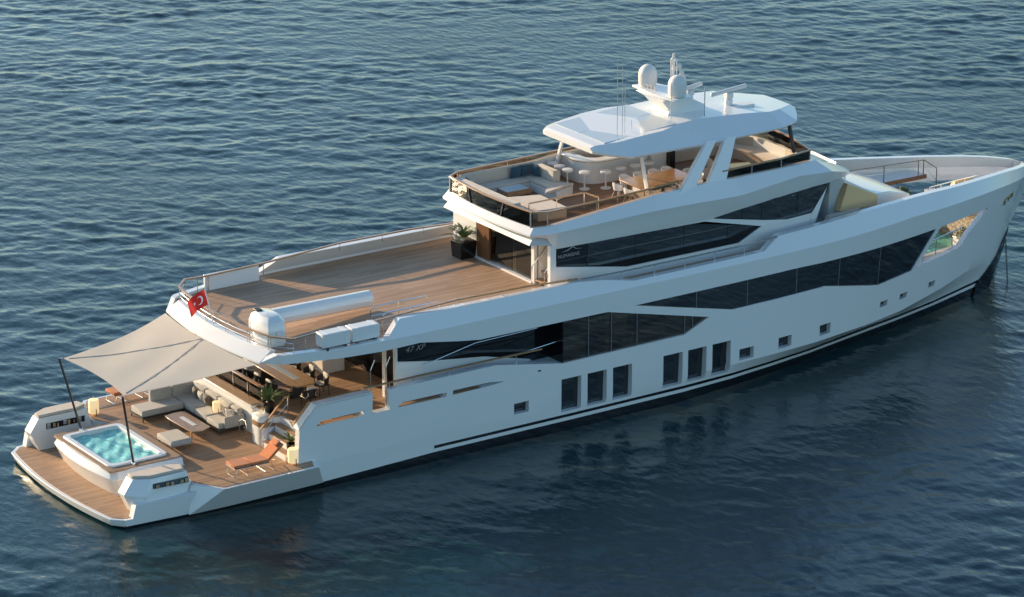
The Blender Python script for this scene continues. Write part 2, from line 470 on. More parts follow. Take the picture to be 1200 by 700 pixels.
def B0(x):
    return float(np.interp(x, [26, 28, 30, 32.5, 34, 35.5, 37, 38.3, 39.6, 40.8, 42.5, 43.9, 45.4, 46.38, 47.0, 47.35, 47.55, 47.65, 47.7], [5.05, 5.02, 5.0, 4.9, 4.76, 4.55, 4.28, 3.98, 3.65, 3.33, 2.8, 2.33, 1.78, 1.37, 1.03, .77, .54, .34, .12]))
def zk_(x): return 5.65 if x < 38 else 5.65 - .05 * (x - 38)
def zc(x): return 1.4 if x < 38 else 1.4 + (x - 38) * 0.095
def B(x, z):
    b = np.interp(z, [-.5, .3, .97, zc(x), zk_(x)], [np.interp(x, XT, B03) * .97, np.interp(x, XT, B03), np.interp(x, XT, B97), np.interp(x, XT, BCH), B0(x)])
    if z > 4.2: b = min(b, np.interp(x, [6.69, 7.37, 9.5, 11.2, 12.5], [3.65, 4.29, 4.83, 5.0, 5.06]))
    if z > zk_(x): b = b - .72 * (z - zk_(x)) * (1.0 if x < 40 else max(.35, 1 - (x - 40) * .09))
    return float(max(b, 0.0))
XC = [.45, 2, 4, 6.69, 7.37, 8, 9.5, 11.2, 12, 12.5, 16, 20, 23, 25.5, 28, 29, 30.2, 31.3, 32.5, 33.5, 34.5, 35.5, 36.5, 37.4, 38.3, 39.1, 40, 40.8, 41.5, 42.3, 43, 43.9, 44.4, 44.9, 45.4, 45.9, 46.2, 46.38, 46.6, 46.75, 47, 47.2, 47.4, 47.55]
ZP = [((0, 0, .3), (0, 0, 1)), ((0, 0, .97), (0, 0, 1)), ((0, 0, 1.4), (0, 0, 1)), ((38, 0, 1.4), (-.095, 0, 1)), ((0, 0, 5.65), (0, 0, 1)), ((38, 0, 5.65), (.05, 0, 1))]

GLZ1 = [(19.53, 3.13), (25.42, 3.17), (26.64, 3.69), (21.6, 4.86), (19.53, 4.87)]
GLZ2 = [(22.9, 4.88), (27.82, 3.77), (32.75, 3.78), (36.09, 3.05), (38.36, 3.12), (39.83, 4.68), (30.95, 4.9)]
BOWO = [(38.72, 3.18), (41.95, 3.3), (42.45, 3.75), (43.9, 4.6), (40.15, 4.68)]
TALL = [(19.42, 20.37), (20.67, 21.6), (21.9, 22.83), (24.37, 25.33), (25.6, 26.53), (26.83, 27.76)]
SMALL = [(17.18, 17.88, 1.47, 1.92), (28.22, 28.98, 1.5, 1.98), (30.3, 31.02, 1.56, 2.04), (32.6, 33.25, 1.62, 2.08)]
TINY = [(36.35, 36.85), (37.7, 38.2), (39.75, 40.2)]
tallp = [[(a, 1.1), (b, 1.1), (b, 2.47), (a, 2.47)] for a, b in TALL]
smallp = [[(a, c), (b, c), (b, d), (a, d)] for a, b, c, d in SMALL]
tinyp = [[(a, 1.95), (b, 1.95), (b + .05, 2.2), (a + .05, 2.2)] for a, b in TINY]
slots = [[(8.25, 2.86), (10.33, 2.88), (10.36, 3.05), (8.5, 3.04)], [(10.73, 2.86), (11.49, 2.88), (11.49, 3.72), (10.76, 3.72)],
         [(11.85, 2.88), (14.06, 2.87), (14.09, 3.04), (12.1, 3.05)], [(14.35, 2.87), (16.0, 2.9), (16.75, 2.95), (16.05, 3.05), (14.37, 3.06)]]
OUT = [(.45, -.3), (46.2, -.3), (46.35, .3), (46.45, .8), (46.6, 1.4), (46.9, 2.75), (47.25, 3.6), (47.58, 4.4), (47.7, 5.0), (47.7, 5.5),
       (47.4, 5.57), (46.6, 5.68), (45.47, 5.80), (44, 5.91), (42.07, 6.03), (40.3, 6.16), (38.47, 6.28), (36.5, 6.34), (34.6, 6.35), (31.2, 6.30), (30.45, 6.29), (29.5, 5.88), (23.0, 5.86), (21.6, 6.1), (20.5, 6.2), (12.25, 6.25), (11.45, 5.68), (8.6, 5.655), (7.2, 5.645),
       (6.69, 5.29), (9.5, 5.27), (11.2, 5.25), (12.9, 5.29), (14.7, 5.0), (15.6, 4.88), (21.6, 4.86), (26.64, 3.69), (25.42, 3.17), (19.53, 3.13), (16.32, 3.69),
       (11.49, 3.68), (11.49, 2.88), (10.73, 2.87), (10.76, 3.67),
       (8.26, 3.65), (7.55, 2.87), (7.46, 1.3), (3.2, 1.3), (2.9, 1.22), (.85, 1.2), (.72, .68), (.45, .68)]
BOWP = [(38.72, 3.18), (43.3, 3.3), (46.1, 4.74), (40.15, 4.76)]
for hole, s in ((BOWO, -1), (BOWP, 1)):
    side_panel('hull_side', [OUT] + tallp + smallp + tinyp + [slots[0], slots[2], slots[3]] + [GLZ2, hole], B, .3, HULL, Y_, XC, ZP, (s,), angle=14)
for sl4 in (slots[0], slots[2], slots[3]):
    for s in (-1, 1):
        mb = MB(); x0, x1 = sl4[0][0] + .03, max(p[0] for p in sl4) - .25; z0 = sl4[0][1] + .004
        mb.hexa([(x0, s * 4.76, z0), (x1, s * 4.76, z0), (x1, s * 5.02, z0), (x0, s * 5.02, z0), (x0, s * 4.76, z0 + .02), (x1, s * 4.76, z0 + .02), (x1, s * 5.02, z0 + .02), (x0, s * 5.02, z0 + .02)])
        mb.build('slot_sill', TEAKB, Y_)

# transom and stem close the shell
m = MB()
m.loft([[(.46, -4.4, z), (.46, 4.4, z)] for z in (-.3, .42)], cap=False, closed=False)
m.build('transom', HULL, Y_)
m = MB()
stem = [(46.2, -.3), (46.35, .3), (46.45, .8), (46.6, 1.4), (46.9, 2.75), (47.25, 3.6), (47.58, 4.4), (47.7, 5.0), (47.7, 5.5)]
rg = []
for x, z in stem:
    b = max(B(x - .02, z), .05) + .015
    rg.append([(x - .3, -b * 1.0 - .05, z), (x + .012, -b * .55, z), (x + .03, 0, z), (x + .012, b * .55, z), (x - .3, b * 1.0 + .05, z)])
m.loft(rg, cap=False, closed=False)
m.build('bow_stem', HULL, Y_, angle=50)

# hull windows: each pane set back in its recess
def pane(name, poly, off, parent, m=DARKGL, sides=(-1, 1), th=.03):
    for s in sides:
        side_panel(name, [poly], B, th, m, parent, [x for x in XC if min(p[0] for p in poly) < x < max(p[0] for p in poly)], [], (s,), off)
for pl, n in [(p, 'hull_window') for p in tallp] + [(p, 'porthole') for p in smallp + tinyp]:
    x0, x1, z0, z1 = min(p[0] for p in pl) - .03, max(p[0] for p in pl) + .03, min(p[1] for p in pl) - .03, max(p[1] for p in pl) + .03
    pane(n, [(x0, z0), (x1, z0), (x1, z1), (x0, z1)], .24, Y_)
# long dark glazing, one pane between each pair of seams
MULL = mat('window_mullion', (0.16, 0.16, 0.165), 0.4)
def glaz(poly, cuts, off, name, m):
    for c_ in cuts[1:-1]:
        p = clip_x(poly, c_ - .018, c_ + .018)
        if len(p) > 2: pane('window_mullion', p, off - .012, Y_, MULL)
    for a, b in zip(cuts[:-1], cuts[1:]):
        p = clip_x(poly, a + .012, b - .012)
        if len(p) > 2: pane(name, p, off, Y_, m)
G1 = [(19.5, 3.05), (25.5, 3.1), (26.72, 3.69), (21.6, 4.92), (19.5, 4.93)]
glaz(G1, [19.53, 20.75, 21.85, 23.1, 25.45, 25.85, 26.8], .08, 'saloon_window', SALG)
G2 = [(22.7, 4.9), (27.8, 3.7), (32.7, 3.72), (36.05, 2.98), (38.4, 3.05), (39.95, 4.74), (30.95, 4.97)]
glaz(G2, [22.6, 26.0, 28.6, 31.2, 33.6, 36.1, 40], .05, 'cabin_window', DARKGL)
m = MB()
for s in (-1, 1):
    for sgx in ((39.83, 4.66, 38.4, 3.15), (40.15, 4.66, 38.72, 3.2)):
        pass
    m.box(18.3, 18.45, s * 5.03 - .02, s * 5.03 + .02, 3.02, 3.08)
m.build('bollard_slot', BLACKP, Y_)

# ------------------------------------------------------------------ stern: swim platform, tub plinth, beach deck, terraces, wing boxes
def aft_curve(b, x0, bulge, n=14):
    return [(x0 - bulge * (1 - (2 * i / n - 1) ** 2), -b + 2 * b * i / n) for i in range(n + 1)]
plat = [(4.5, -4.5), (.45, -4.515)] + aft_curve(4.085, 0, .36) + [(.45, 4.515), (4.5, 4.5)]
plat_b = [(4.5, -4.45), (.5, -4.45)] + aft_curve(4.0, .1, .36) + [(.5, 4.45), (4.5, 4.45)]
m = MB(); m.prism(plat_b, .38, .67, plat); m.build('swim_platform', WHITE, Y_, bevel=.02)
m = MB(); ins = [(3.6, -4.36), (.5, -4.36)] + aft_curve(3.98, .14, .36) + [(.5, 4.36), (3.6, 4.36)]
m.prism(ins, .66, .69); m.build('platform_planking', TEAKB, Y_)
m = MB(); ins2 = [(5, -4.2), (.55, -4.2)] + aft_curve(3.8, .22, .36) + [(.55, 4.2), (5, 4.2)]
m.prism(ins2, -.4, .39); m.build('platform_underside', BLACKG, Y_)

BZ = 1.49
beach = [(3.95, -2.6), (3.3, -3.55), (3.3, -4.7), (8.3, -4.75), (8.3, 4.75), (3.3, 4.7), (3.3, 3.55), (3.95, 2.6)]
m = MB(); m.prism(beach, .7, BZ - .02); m.build('beach_deck', WHITE2, Y_)
m = MB(); m.prism([(3.98, -2.55), (3.38, -3.5), (3.38, -4.6), (8.3, -4.6), (8.3, 4.6), (3.38, 4.6), (3.38, 3.5), (3.98, 2.55)], BZ - .03, BZ); m.build('beach_planking', TEAKB, Y_)
for s in (-1, 1):
    def P(pts): return [(x, s * y) for x, y in pts]
    m = MB(); m.prism(P([(2.9, 4.4), (8.5, 4.4), (8.6, 4.97), (2.9, 4.83)]), .44, BZ + .02, P([(3.15, 4.55), (8.4, 4.55), (8.0, 5.66), (3.95, 5.66)]))
    m.build('folding_terrace', HULL, Y_, bevel=.02)
    m = MB(); m.prism(P([(3.4, 4.58), (8.25, 4.58), (7.86, 5.5), (4.02, 5.5)]), BZ + .01, BZ + .035); m.build('terrace_planking', TEAKB, Y_)
    # wing box with mooring slot and cushion
    o1, i1 = 4.5, 3.58
    def box_ring(x, z, ch):
        return None
    prof = [(.98, .69), (.62, 1.46), (1.0, 2.0), (3.1, 2.0), (3.25, 1.3), (3.2, .69)]
    m = MB()
    ring_in = [(x, s * i1, z) for x, z in prof]
    ring_mid = [(x, s * (o1 - .42), z) for x, z in prof]
    outp = [(1.55, .69), (1.3, 1.4), (1.6, 2.0), (3.1, 2.0), (3.22, 1.3), (3.2, .69)]
    ring_out = [(x, s * (o1 + (.03 if z < 1.9 else -.12)), z) for x, z in outp]
    m.loft([ring_in, ring_mid, ring_out]); m.build('wing_box', WHITE, Y_, bevel=.02)
    m = MB(); m.prism(P([(1.02, i1 + .03), (1.02, o1 - .5), (1.6, o1 - .18), (3.0, o1 - .18), (3.12, i1 + .25), (2.7, i1 + .03)]), 2.005, 2.11)
    m.build('box_cushion', FABB, Y_, bevel=.04)
    # mirrored slot with small fairlead rollers, gold reflections painted into their colour
    m = MB()
    m.hexa([(1.62, s * (o1 - .02), 1.66), (3.08, s * (o1 + .01), 1.62), (3.08, s * (o1 + .042), 1.62), (1.62, s * (o1 + .042), 1.66), (1.65, s * (o1 - .15), 1.82), (3.1, s * (o1 - .1), 1.8), (3.1, s * (o1 - .035), 1.8), (1.65, s * (o1 - .035), 1.82)])
    m.build('mooring_slot', BLACKG, Y_)
    m = MB(); m.box(1.3, 2.95, s * (i1 - .012), s * (i1 + .02), 1.5, 1.74); m.build('mooring_recess', BLACKG, Y_)
    for k in range(7):
        x = 1.72 + k * .2
        if k % 3 != 1:
            m = MB(); m.box(x, x + .13, s * (o1 + .03), s * (o1 + .055), 1.65, 1.79 - .02 * (k % 2)); m.build('fairlead', GOLD, Y_, bevel=.02)
        x = 1.34 + k * .22 + .03 * (k % 2)
        m = MB(); m.box(x, x + .15 - .05 * (k % 3), s * (i1 - .03), s * (i1), 1.51 + .04 * (k % 2), 1.73 - .03 * (k % 3)); m.build('fairlead', GOLD if k % 3 else STEEL, Y_, bevel=.02)

# hot tub on its plinth
T = thing('hot_tub', 'square white hot tub full of turquoise water on the stern platform', 'hot tub')
def tub_ring(xa, yb, bul, x1, y1, ch, z):
    return [(x, y, z) for x, y in [(x1, -y1)] + [(xa + ch, -yb)] + aft_curve(yb - ch, xa, bul, 10) + [(xa + ch, yb)] + [(x1, y1)]]
m = MB()
m.loft([tub_ring(1.3, 2.32, .22, 3.9, 2.32, .1, .69), tub_ring(.98, 2.52, .25, 3.95, 2.55, .22, 1.43), tub_ring(1.08, 2.3, .22, 3.95, 2.45, .2, 1.72), tub_ring(1.35, 1.9, .02, 3.45, 1.9, .1, 1.70), tub_ring(1.35, 1.9, .02, 3.45, 1.9, .1, 1.2)])
m.build('tub_plinth', WHITE, T, bevel=.015)
def rrect(x0, x1, y0, y1, r, n=5):
    out = []
    for cx, cy, a0 in ((x1 - r, y1 - r, 0), (x0 + r, y1 - r, 90), (x0 + r, y0 + r, 180), (x1 - r, y0 + r, 270)):
        for k in range(n + 1):
            a = R(a0 + 90 * k / n); out.append((cx + r * math.cos(a), cy + r * math.sin(a)))
    return out
def ring_frame(outer, inner_poly, z0, z1):
    """flat frame between two outlines of the same point count"""
    n = len(inner_poly); mb = MB()
    vs = [(x, y, z0) for x, y in outer] + [(x, y, z1) for x, y in outer] + [(x, y, z1) for x, y in inner_poly] + [(x, y, z0) for x, y in inner_poly]
    fs = []
    for i in range(n):
        j = (i + 1) % n
        fs += [(i, j, n + j, n + i), (n + i, n + j, 2 * n + j, 2 * n + i), (2 * n + i, 2 * n + j, 3 * n + j, 3 * n + i), (3 * n + i, 3 * n + j, j, i)]
    return mb.add(vs, fs)
ring_frame(rrect(.97, 3.97, -2.34, 2.34, .12), rrect(1.27, 3.52, -1.92, 1.92, .2), 1.68, 1.755).build('tub_surround', TEAKX, T)
ring_frame(rrect(1.13, 3.64, -2.0, 2.0, .26), rrect(1.36, 3.40, -1.76, 1.76, .2), 1.4, 1.81).build('tub_rim', WHITE, T, bevel=.03)
m = MB(); m.prism(rrect(1.3, 3.47, -1.83, 1.83, .2), 1.60, 1.66)
wv = MB()
nx, ny = 40, 60
for i in range(nx + 1):
    for j in range(ny + 1):
        x = 1.31 + 2.15 * i / nx; y = -1.82 + 3.64 * j / ny
        z = 1.66 + .018 * math.sin(5.1 * x + 2.3 * y) + .014 * math.sin(-6.7 * x + 7.9 * y + 1) + .01 * math.sin(13 * x + 4 * y) + .008 * math.sin(9 * y - 14 * x)
        wv.v.append((x, y, z))
for i in range(nx):
    for j in range(ny):
        a = i * (ny + 1) + j; wv.f.append((a, a + ny + 1, a + ny + 2, a + 1))
wv.build('tub_water', TUBW, T, angle=90)

# ------------------------------------------------------------------ main (dining) deck
MZ = 2.62
m = MB(); m.prism([(7.75, -4.72), (8.0, -4.72), (46.0, -1.2), (46, 1.2), (28, 4.6), (8, 4.72), (7.75, 4.72)] if False else [(7.78, -2.7), (8.15, -2.75), (8.15, -4.74), (28, -4.7), (36, -3.6), (36, 3.6), (28, 4.7), (8.15, 4.74), (8.15, 2.75), (7.78, 2.7)], MZ - .25, MZ - .03)
m.build('main_deck', WHITE2, Y_)
m = MB(); m.prism([(7.8, -2.68), (8.17, -2.72), (8.17, -4.7), (27, -4.65), (27, 4.65), (8.17, 4.7), (8.17, 2.72), (7.8, 2.68)], MZ - .03, MZ)
m.build('main_deck_planking', TEAKB, Y_)
m = MB(); m.box(8.0, 8.1, -2.75, 2.75, BZ - .05, MZ - .26); m.box(8.6, 8.7, -4.7, 4.7, .7, MZ - .26); m.build('deck_riser', WHITE2, Y_)
# ledge behind the sofas with teak capping, glass balustrade above
m = MB(); m.box(7.68, 8.0, -1.25, 3.4, BZ, MZ - .1); m.build('ledge_wall', WHITE2, Y_)
m = MB(); m.box(7.6, 8.02, -1.28, 3.42, MZ - .06, MZ + .045); m.build('ledge_fascia', WHITE, Y_, bevel=.015)
m = MB(); m.box(7.63, 7.99, -1.24, 3.4, MZ + .046, MZ + .075); m.build('ledge_cap', TEAKX, Y_)
for k in range(4):
    y = -1.2 + k * 1.12
    m = MB(); m.box(8.16, 8.18, y + .03, y + 1.07, MZ + .02, MZ + .62); m.build('balustrade_glass', BRZG, Y_)
    m = MB(); m.box(8.13, 8.21, y - .025, y + .02, MZ, MZ + .62); m.build('balustrade_post', STEEL, Y_)
m = MB(); m.box(8.1, 8.26, -1.25, 3.35, MZ + .62, MZ + .68); m.build('balustrade_cap', VARN, Y_, bevel=.02)
# steps, both sides
for s in (-1, 1):
    n = 4; zs = [BZ + (MZ - BZ) * (k + 1) / n for k in range(n)]
    for k in range(n - 1):
        x0 = 7.26 + k * .27
        y0, y1 = sorted((s * (2.72 if s < 0 else 3.5), s * 4.42))
        m = MB(); m.box(x0, 8.3, y0, y1, BZ - .02, zs[k] - .03); m.build('stair_step', WHITE, Y_, bevel=.012)
        m = MB(); m.box(x0 - .02, x0 + .34, y0 + .02, y1 - .02, zs[k] - .031, zs[k] + .005); m.build('stair_tread', TEAKB, Y_)
    m = MB(); m.box(8.07, 8.3, min(s * (2.72 if s < 0 else 3.5), s * 4.42), max(s * 2.72, s * 4.42), BZ, MZ - .031); m.build('stair_step', WHITE, Y_)
    if s < 0:
        # stair rail
        ya = s * 2.66
        m = MB(); m.tube([(7.2, ya, 2.2), (8.28, ya, 3.28), (8.5, ya, 3.28)], .03, 8, sq=(.07, .05)); m.build('stair_handrail', VARN, Y_)
        m = MB()
        for x, zt in ((7.22, 2.2), (8.42, 3.27)): m.tube([(x, ya, BZ if x < 8 else MZ), (x, ya, zt)], .022)
        for dz in (.25, .5): m.tube([(7.22, ya, 2.2 - dz), (8.42, ya, 3.27 - dz)], .012, 6)
        m.build('stair_rail_post', STEEL, Y_)
        # rounded pillar with wooden band at the foot of the stairs
        pc = (7.62, s * 2.17)
        rp = rrect(pc[0] - .36, pc[0] + .42, pc[1] - .46, pc[1] + .46, .3, 6)
        m = MB(); m.loft([[(x, y, z) for x, y in [(pc[0] + (a - pc[0]) * q, pc[1] + (b - pc[1]) * q) for a, b in rp]] for z, q in ((BZ, 1), (2.5, 1), (2.58, .95), (2.62, .85))])
        m.build('stair_pillar', WHITE, Y_, angle=50)
        m = MB(); m.loft([[(x, y, z) for x, y in [(pc[0] + (a - pc[0]) * 1.015, pc[1] + (b - pc[1]) * 1.015) for a, b in rp]] for z in (2.22, 2.42)])
        m.build('pillar_band', TABLEW, Y_, angle=50)
    # bulwark cap and inner handrail
    m = MB()
    cap = [(7.5, 2.9), (8.26, 3.69), (10.7, 3.72)]
    m.loft([[(x - .02, s * 4.68, z - .02), (x - .02, s * 5.06, z - .02), (x, s * 5.06, z + .03), (x, s * 4.68, z + .03)] for x, z in cap]); m.build('bulwark_cap', WHITE, Y_)
    m = MB(); m.tube([(7.55, s * 4.52, 2.92), (8.28, s * 4.52, 3.66), (10.5, s * 4.6, 3.74)], .03, sq=(.09, .05)); m.build('bulwark_handrail', VARN, Y_)
    m = MB(); m.tube([(10.5, s * 4.8, 3.86), (13, s * 4.9, 3.9), (18.6, s * 4.86, 3.86)], .03, sq=(.1, .05)); bhr = m.build('bulwark_handrail', VARN, Y_)
    for x in (11.6, 12.7, 14.3, 15.9, 17.4):
        m = MB(); m.tube([(x, s * 4.87, 3.6 if x < 16.3 else 3.2), (x, s * 4.87, 3.88)], .02); m.build('rail_post', STEEL, bhr)
    for x in (10.78, 11.46):
        m = MB(); m.tube([(x, s * 4.86, 2.86), (x, s * 4.86, 4.55), (x + .28, s * 4.7, 4.85)], .02); m.build('boarding_rail', STEEL, Y_)

# saloon block under the upper deck, its side walls, bulkhead and interior
for s in (-1, 1):
    m = MB(); m.prism_y([(12.5, MZ), (19.6, MZ), (19.6, 5.3), (12.5, 5.3)], s * 3.9, s * 4.0); m.build('saloon_side', WHITE, Y_)
for s in (-1, 1):
    m = MB(); m.prism_y([(12.52, 4.29), (13.88, 4.05), (16.5, 3.72), (18.6, 3.2), (19.3, 2.7), (19.58, 2.7), (19.58, 5.28), (12.52, 5.28)], s * 4.003, s * 4.03); m.build('saloon_side_glass', BLACKG, Y_)
    m = MB(); m.box(19.5, 19.54, min(s * 4.0, s * 5.0), max(s * 4.0, s * 5.0), MZ, 5.25); m.build('side_door', BLACKG, Y_)
    for yy in (3.15, 3.95):
        m = MB(); m.box(12.4, 12.5, s * yy - .08, s * yy + .08, MZ, 5.25); m.build('door_jamb', WHITE, Y_)
    m = MB(); m.tube([(13.6, s * 4.12, 3.95), (16.0, s * 4.12, 4.4), (18.9, s * 4.12, 4.45)], .018); m.tube([(15.9, s * 4.14, 4.42), (18.7, s * 4.14, 5.0), (18.0, s * 4.14, 4.5)], .016); m.tube([(17.3, s * 4.55, 3.7), (20.2, s * 4.75, 4.05), (20.6, s * 4.75, 4.0)], .018)
    m.build('side_stair_rail', STEEL, Y_)
    # steps up the side deck
    m = MB()
    for k in range(5): m.box(16.8 + k * .42, 19.5, min(s * 4.05, s * 4.7), max(s * 4.05, s * 4.7), MZ, MZ + .1 * (k + 1))
    m.build('side_deck_step', WHITE2, Y_)
m = MB(); m.box(13.4, 13.5, -3.1, 3.1, MZ, 5.25); m.build('saloon_bulkhead', BLACKG, Y_)
m = MB(); m.box(20, 27, -1.6, -1.5, MZ, 5.1); m.build('saloon_partition', INTW, Y_)
m = MB(); m.box(21.75, 21.95, -4.7, -4.3, MZ, 4.9).box(22.1, 22.9, -4.6, -4.5, MZ + .9, 4.9); m.build('saloon_curtain', INTB, Y_)
m = MB(); m.box(19.7, 21.3, -4.0, -3.0, MZ, MZ + .75).box(23.6, 25.3, -3.9, -2.8, MZ, MZ + .7); m.build('saloon_furniture', INTB, Y_, bevel=.05)
m = MB(); m.box(11.8, 12.75, .3, 1.5, MZ, MZ + 1.0); m.build('sideboard', WHITE, Y_, bevel=.02)
m = MB(); m.box(11.78, 11.8, .38, 1.42, MZ + .1, MZ + .9); m.build('sideboard_front', FABC, Y_)

# ------------------------------------------------------------------ upper deck
UZ = 5.55
def rail(parent, pts, post_at, zfoot, wires=(), wood=VARN, w_=.095, h_=.055, post=STEEL, pr=.02, glass=None):
    """handrail along pts with one post per given index position; posts and wires are sub-parts"""
    mb = MB(); mb.tube(pts, .03, sq=(w_, h_)); hr = mb.build('handrail', wood, parent)
    P = [Vector(p) for p in pts]
    def at(t):
        i = min(int(t), len(P) - 2); return P[i].lerp(P[i + 1], t - i)
    for t in post_at:
        p = at(t); zf = zfoot(p) if callable(zfoot) else zfoot
        mb = MB(); mb.tube([(p.x, p.y, zf), (p.x, p.y, p.z - .02)], pr, 8); mb.build('rail_post', post, hr)
    for k in wires:
        mb = MB(); mb.tube([(p.x, p.y, (zfoot(p) if callable(zfoot) else zfoot) + k * (p.z - (zfoot(p) if callable(zfoot) else zfoot))) for p in P], .012, 6); mb.build('rail_wire', STEEL, hr)
    if glass:
        for a, b in zip(P[:-1], P[1:]):
            za = (zfoot(a) if callable(zfoot) else zfoot); zb = (zfoot(b) if callable(zfoot) else zfoot)
            nrm = Vector((-(b - a).y, (b - a).x, 0)).normalized() * .008
            mb = MB(); mb.hexa([a * 1 - nrm + Vector((0, 0, za - a.z)), b - nrm + Vector((0, 0, zb - b.z)), b + nrm + Vector((0, 0, zb - b.z)), a + nrm + Vector((0, 0, za - a.z)),
                                a - nrm - Vector((0, 0, .03)), b - nrm - Vector((0, 0, .03)), b + nrm - Vector((0, 0, .03)), a + nrm - Vector((0, 0, .03))])
            mb.build('glass_panel', glass, hr)
    return hr

def deck_outline(xs, inset, z, aft):
    return [(x, -(B(x, z) - inset)) for x in xs] + [(x, (B(x, z) - inset)) for x in xs[::-1]] + aft
uxs = [7.4, 8, 9, 10, 11, 12, 14, 16, 18, 20, 23, 26, 29, 31, 33, 35]
aft_in = [(7.12 - .34 * (1 - (2 * i / 10 - 1) ** 2), 3.35 - 6.7 * i / 10) for i in range(11)]
def deck_sheet(outline, holes, z0, z1):
    loops = [[Vector((x, y, 0)) for x, y in p] for p in [outline] + holes]
    tr = tessellate_polygon(loops); fl = [p for l in loops for p in l]; n = len(fl)
    mb = MB(); mb.v = [(p.x, p.y, z1) for p in fl] + [(p.x, p.y, z0) for p in fl]
    mb.f = [tuple(t) for t in tr] + [tuple(i + n for i in t[::-1]) for t in tr]
    o = 0
    for l in loops:
        k = len(l)
        for i in range(k): mb.f.append((o + i, o + (i + 1) % k, n + o + (i + 1) % k, n + o + i))
        o += k
    return mb
HATCH = [(11.95, -3.85), (14.45, -3.85), (14.45, -3.02), (11.95, -3.02)]
ol = deck_outline(uxs, .2, 5.4, aft_in)
deck_sheet(ol, [HATCH], 5.27, UZ - .03).build('upper_deck', SOFT, Y_)
ol2 = deck_outline(uxs[:-2], .27, 5.5, [(x + .12, y * .97) for x, y in aft_in])
deck_sheet(ol2, [[(11.9, -3.9), (14.5, -3.9), (14.5, -2.97), (11.9, -2.97)]], UZ - .03, UZ).build('upper_deck_planking', TEAK, Y_)
# stair down through the hatch
for k in range(7):
    m = MB(); m.box(12.0 + k * .34, 12.34 + k * .34, -3.8, -3.05, UZ - .32 - k * .36, UZ - .27 - k * .36); m.build('stair_tread', TEAK, Y_)
for y in (-3.02, -3.86):
    m = MB(); m.tube([(11.95, y, 5.5), (11.95, y, 6.2), (12.15, y, 6.32), (14.4, y, 6.32), (14.5, y, 6.2), (14.5, y, 5.5)], .022); m.tube([(11.95, y, 5.95), (14.5, y, 5.95)], .014, 6); m.tube([(13.2, y, 5.5), (13.2, y, 6.32)], .016, 6)
    m.build('hatch_rail', STEEL, Y_)
# curved aft fascia
lo = [(6.69 - .36 * (1 - (2 * i / 16 - 1) ** 2), -3.65 + 7.3 * i / 16, 5.29) for i in range(17)]
hi = [(7.2 - .36 * (1 - (2 * i / 16 - 1) ** 2), -3.57 + 7.14 * i / 16, 5.645) for i in range(17)]
rings = []
for a, b in zip(lo, hi): rings.append([(a[0], a[1], a[2] - .05), (a[0] + .0, a[1], a[2] + .02), b, (b[0] + .22, b[1], b[2]), (b[0] + .22, b[1], 5.2)])
m = MB(); m.loft(rings); m.build('aft_fascia', WHITE, Y_, angle=25)
# handrails around the aft end and along the sides
def rz(p): return 5.6
aftr = [(7.25 - .36 * (1 - (2 * i / 12 - 1) ** 2), -3.56 + 7.12 * i / 12, 6.19) for i in range(13)]
aftr = [(7.82, -4.24, 6.19)] + aftr + [(7.85, 4.22, 6.19)]
rail(Y_, aftr, [0, 1.05, 1.3, 3.1, 3.35, 5.5, 5.8, 8.2, 8.45, 10.6, 10.85, 12.95, 14], rz, (.35, .68))
for s in (-1, 1):
    pts = [(7.82, s * 4.24, 6.19), (8.85, s * 4.12, 6.2), (11.4, s * 4.22, 6.22), (15, s * 4.3, 6.40), (18.4, s * 4.38, 6.36), (20.6, s * 4.42, 6.24)]
    rail(Y_, pts, [.55, 1.0, 2.0, 2.4, 3.0, 3.6, 4.3], lambda p: 5.6 if p.x < 11.6 else 6.1, ())
# port side: raised panel next to the aft rail
m = MB(); m.prism_y([(8.75, 5.5), (11.2, 5.5), (11.2, 6.2), (8.75, 6.2)], 4.2, 4.34); m.build('bulwark_panel', WHITE, Y_, bevel=.02)
# upper side deck rail beside the house
for s in (-1, 1):
    pts = [(20.6, s * 4.66, 6.28), (22.5, s * 4.74, 6.28), (24.1, s * 4.74, 6.28), (25.6, s * 4.74, 6.27), (27.1, s * 4.72, 6.27), (28.6, s * 4.7, 6.27), (30.3, s * 4.66, 6.31)]
    rail(Y_, pts, [1, 2, 3, 4, 5], lambda p: 5.8, (), wood=STEEL, w_=.07, h_=.05)
    m = MB(); m.prism([(22.6, s * 3.7), (30.2, s * 3.7), (30.2, s * 4.75), (22.6, s * 4.75)], UZ + .005, UZ + .03); m.build('side_deck_planking', TEAK, Y_)

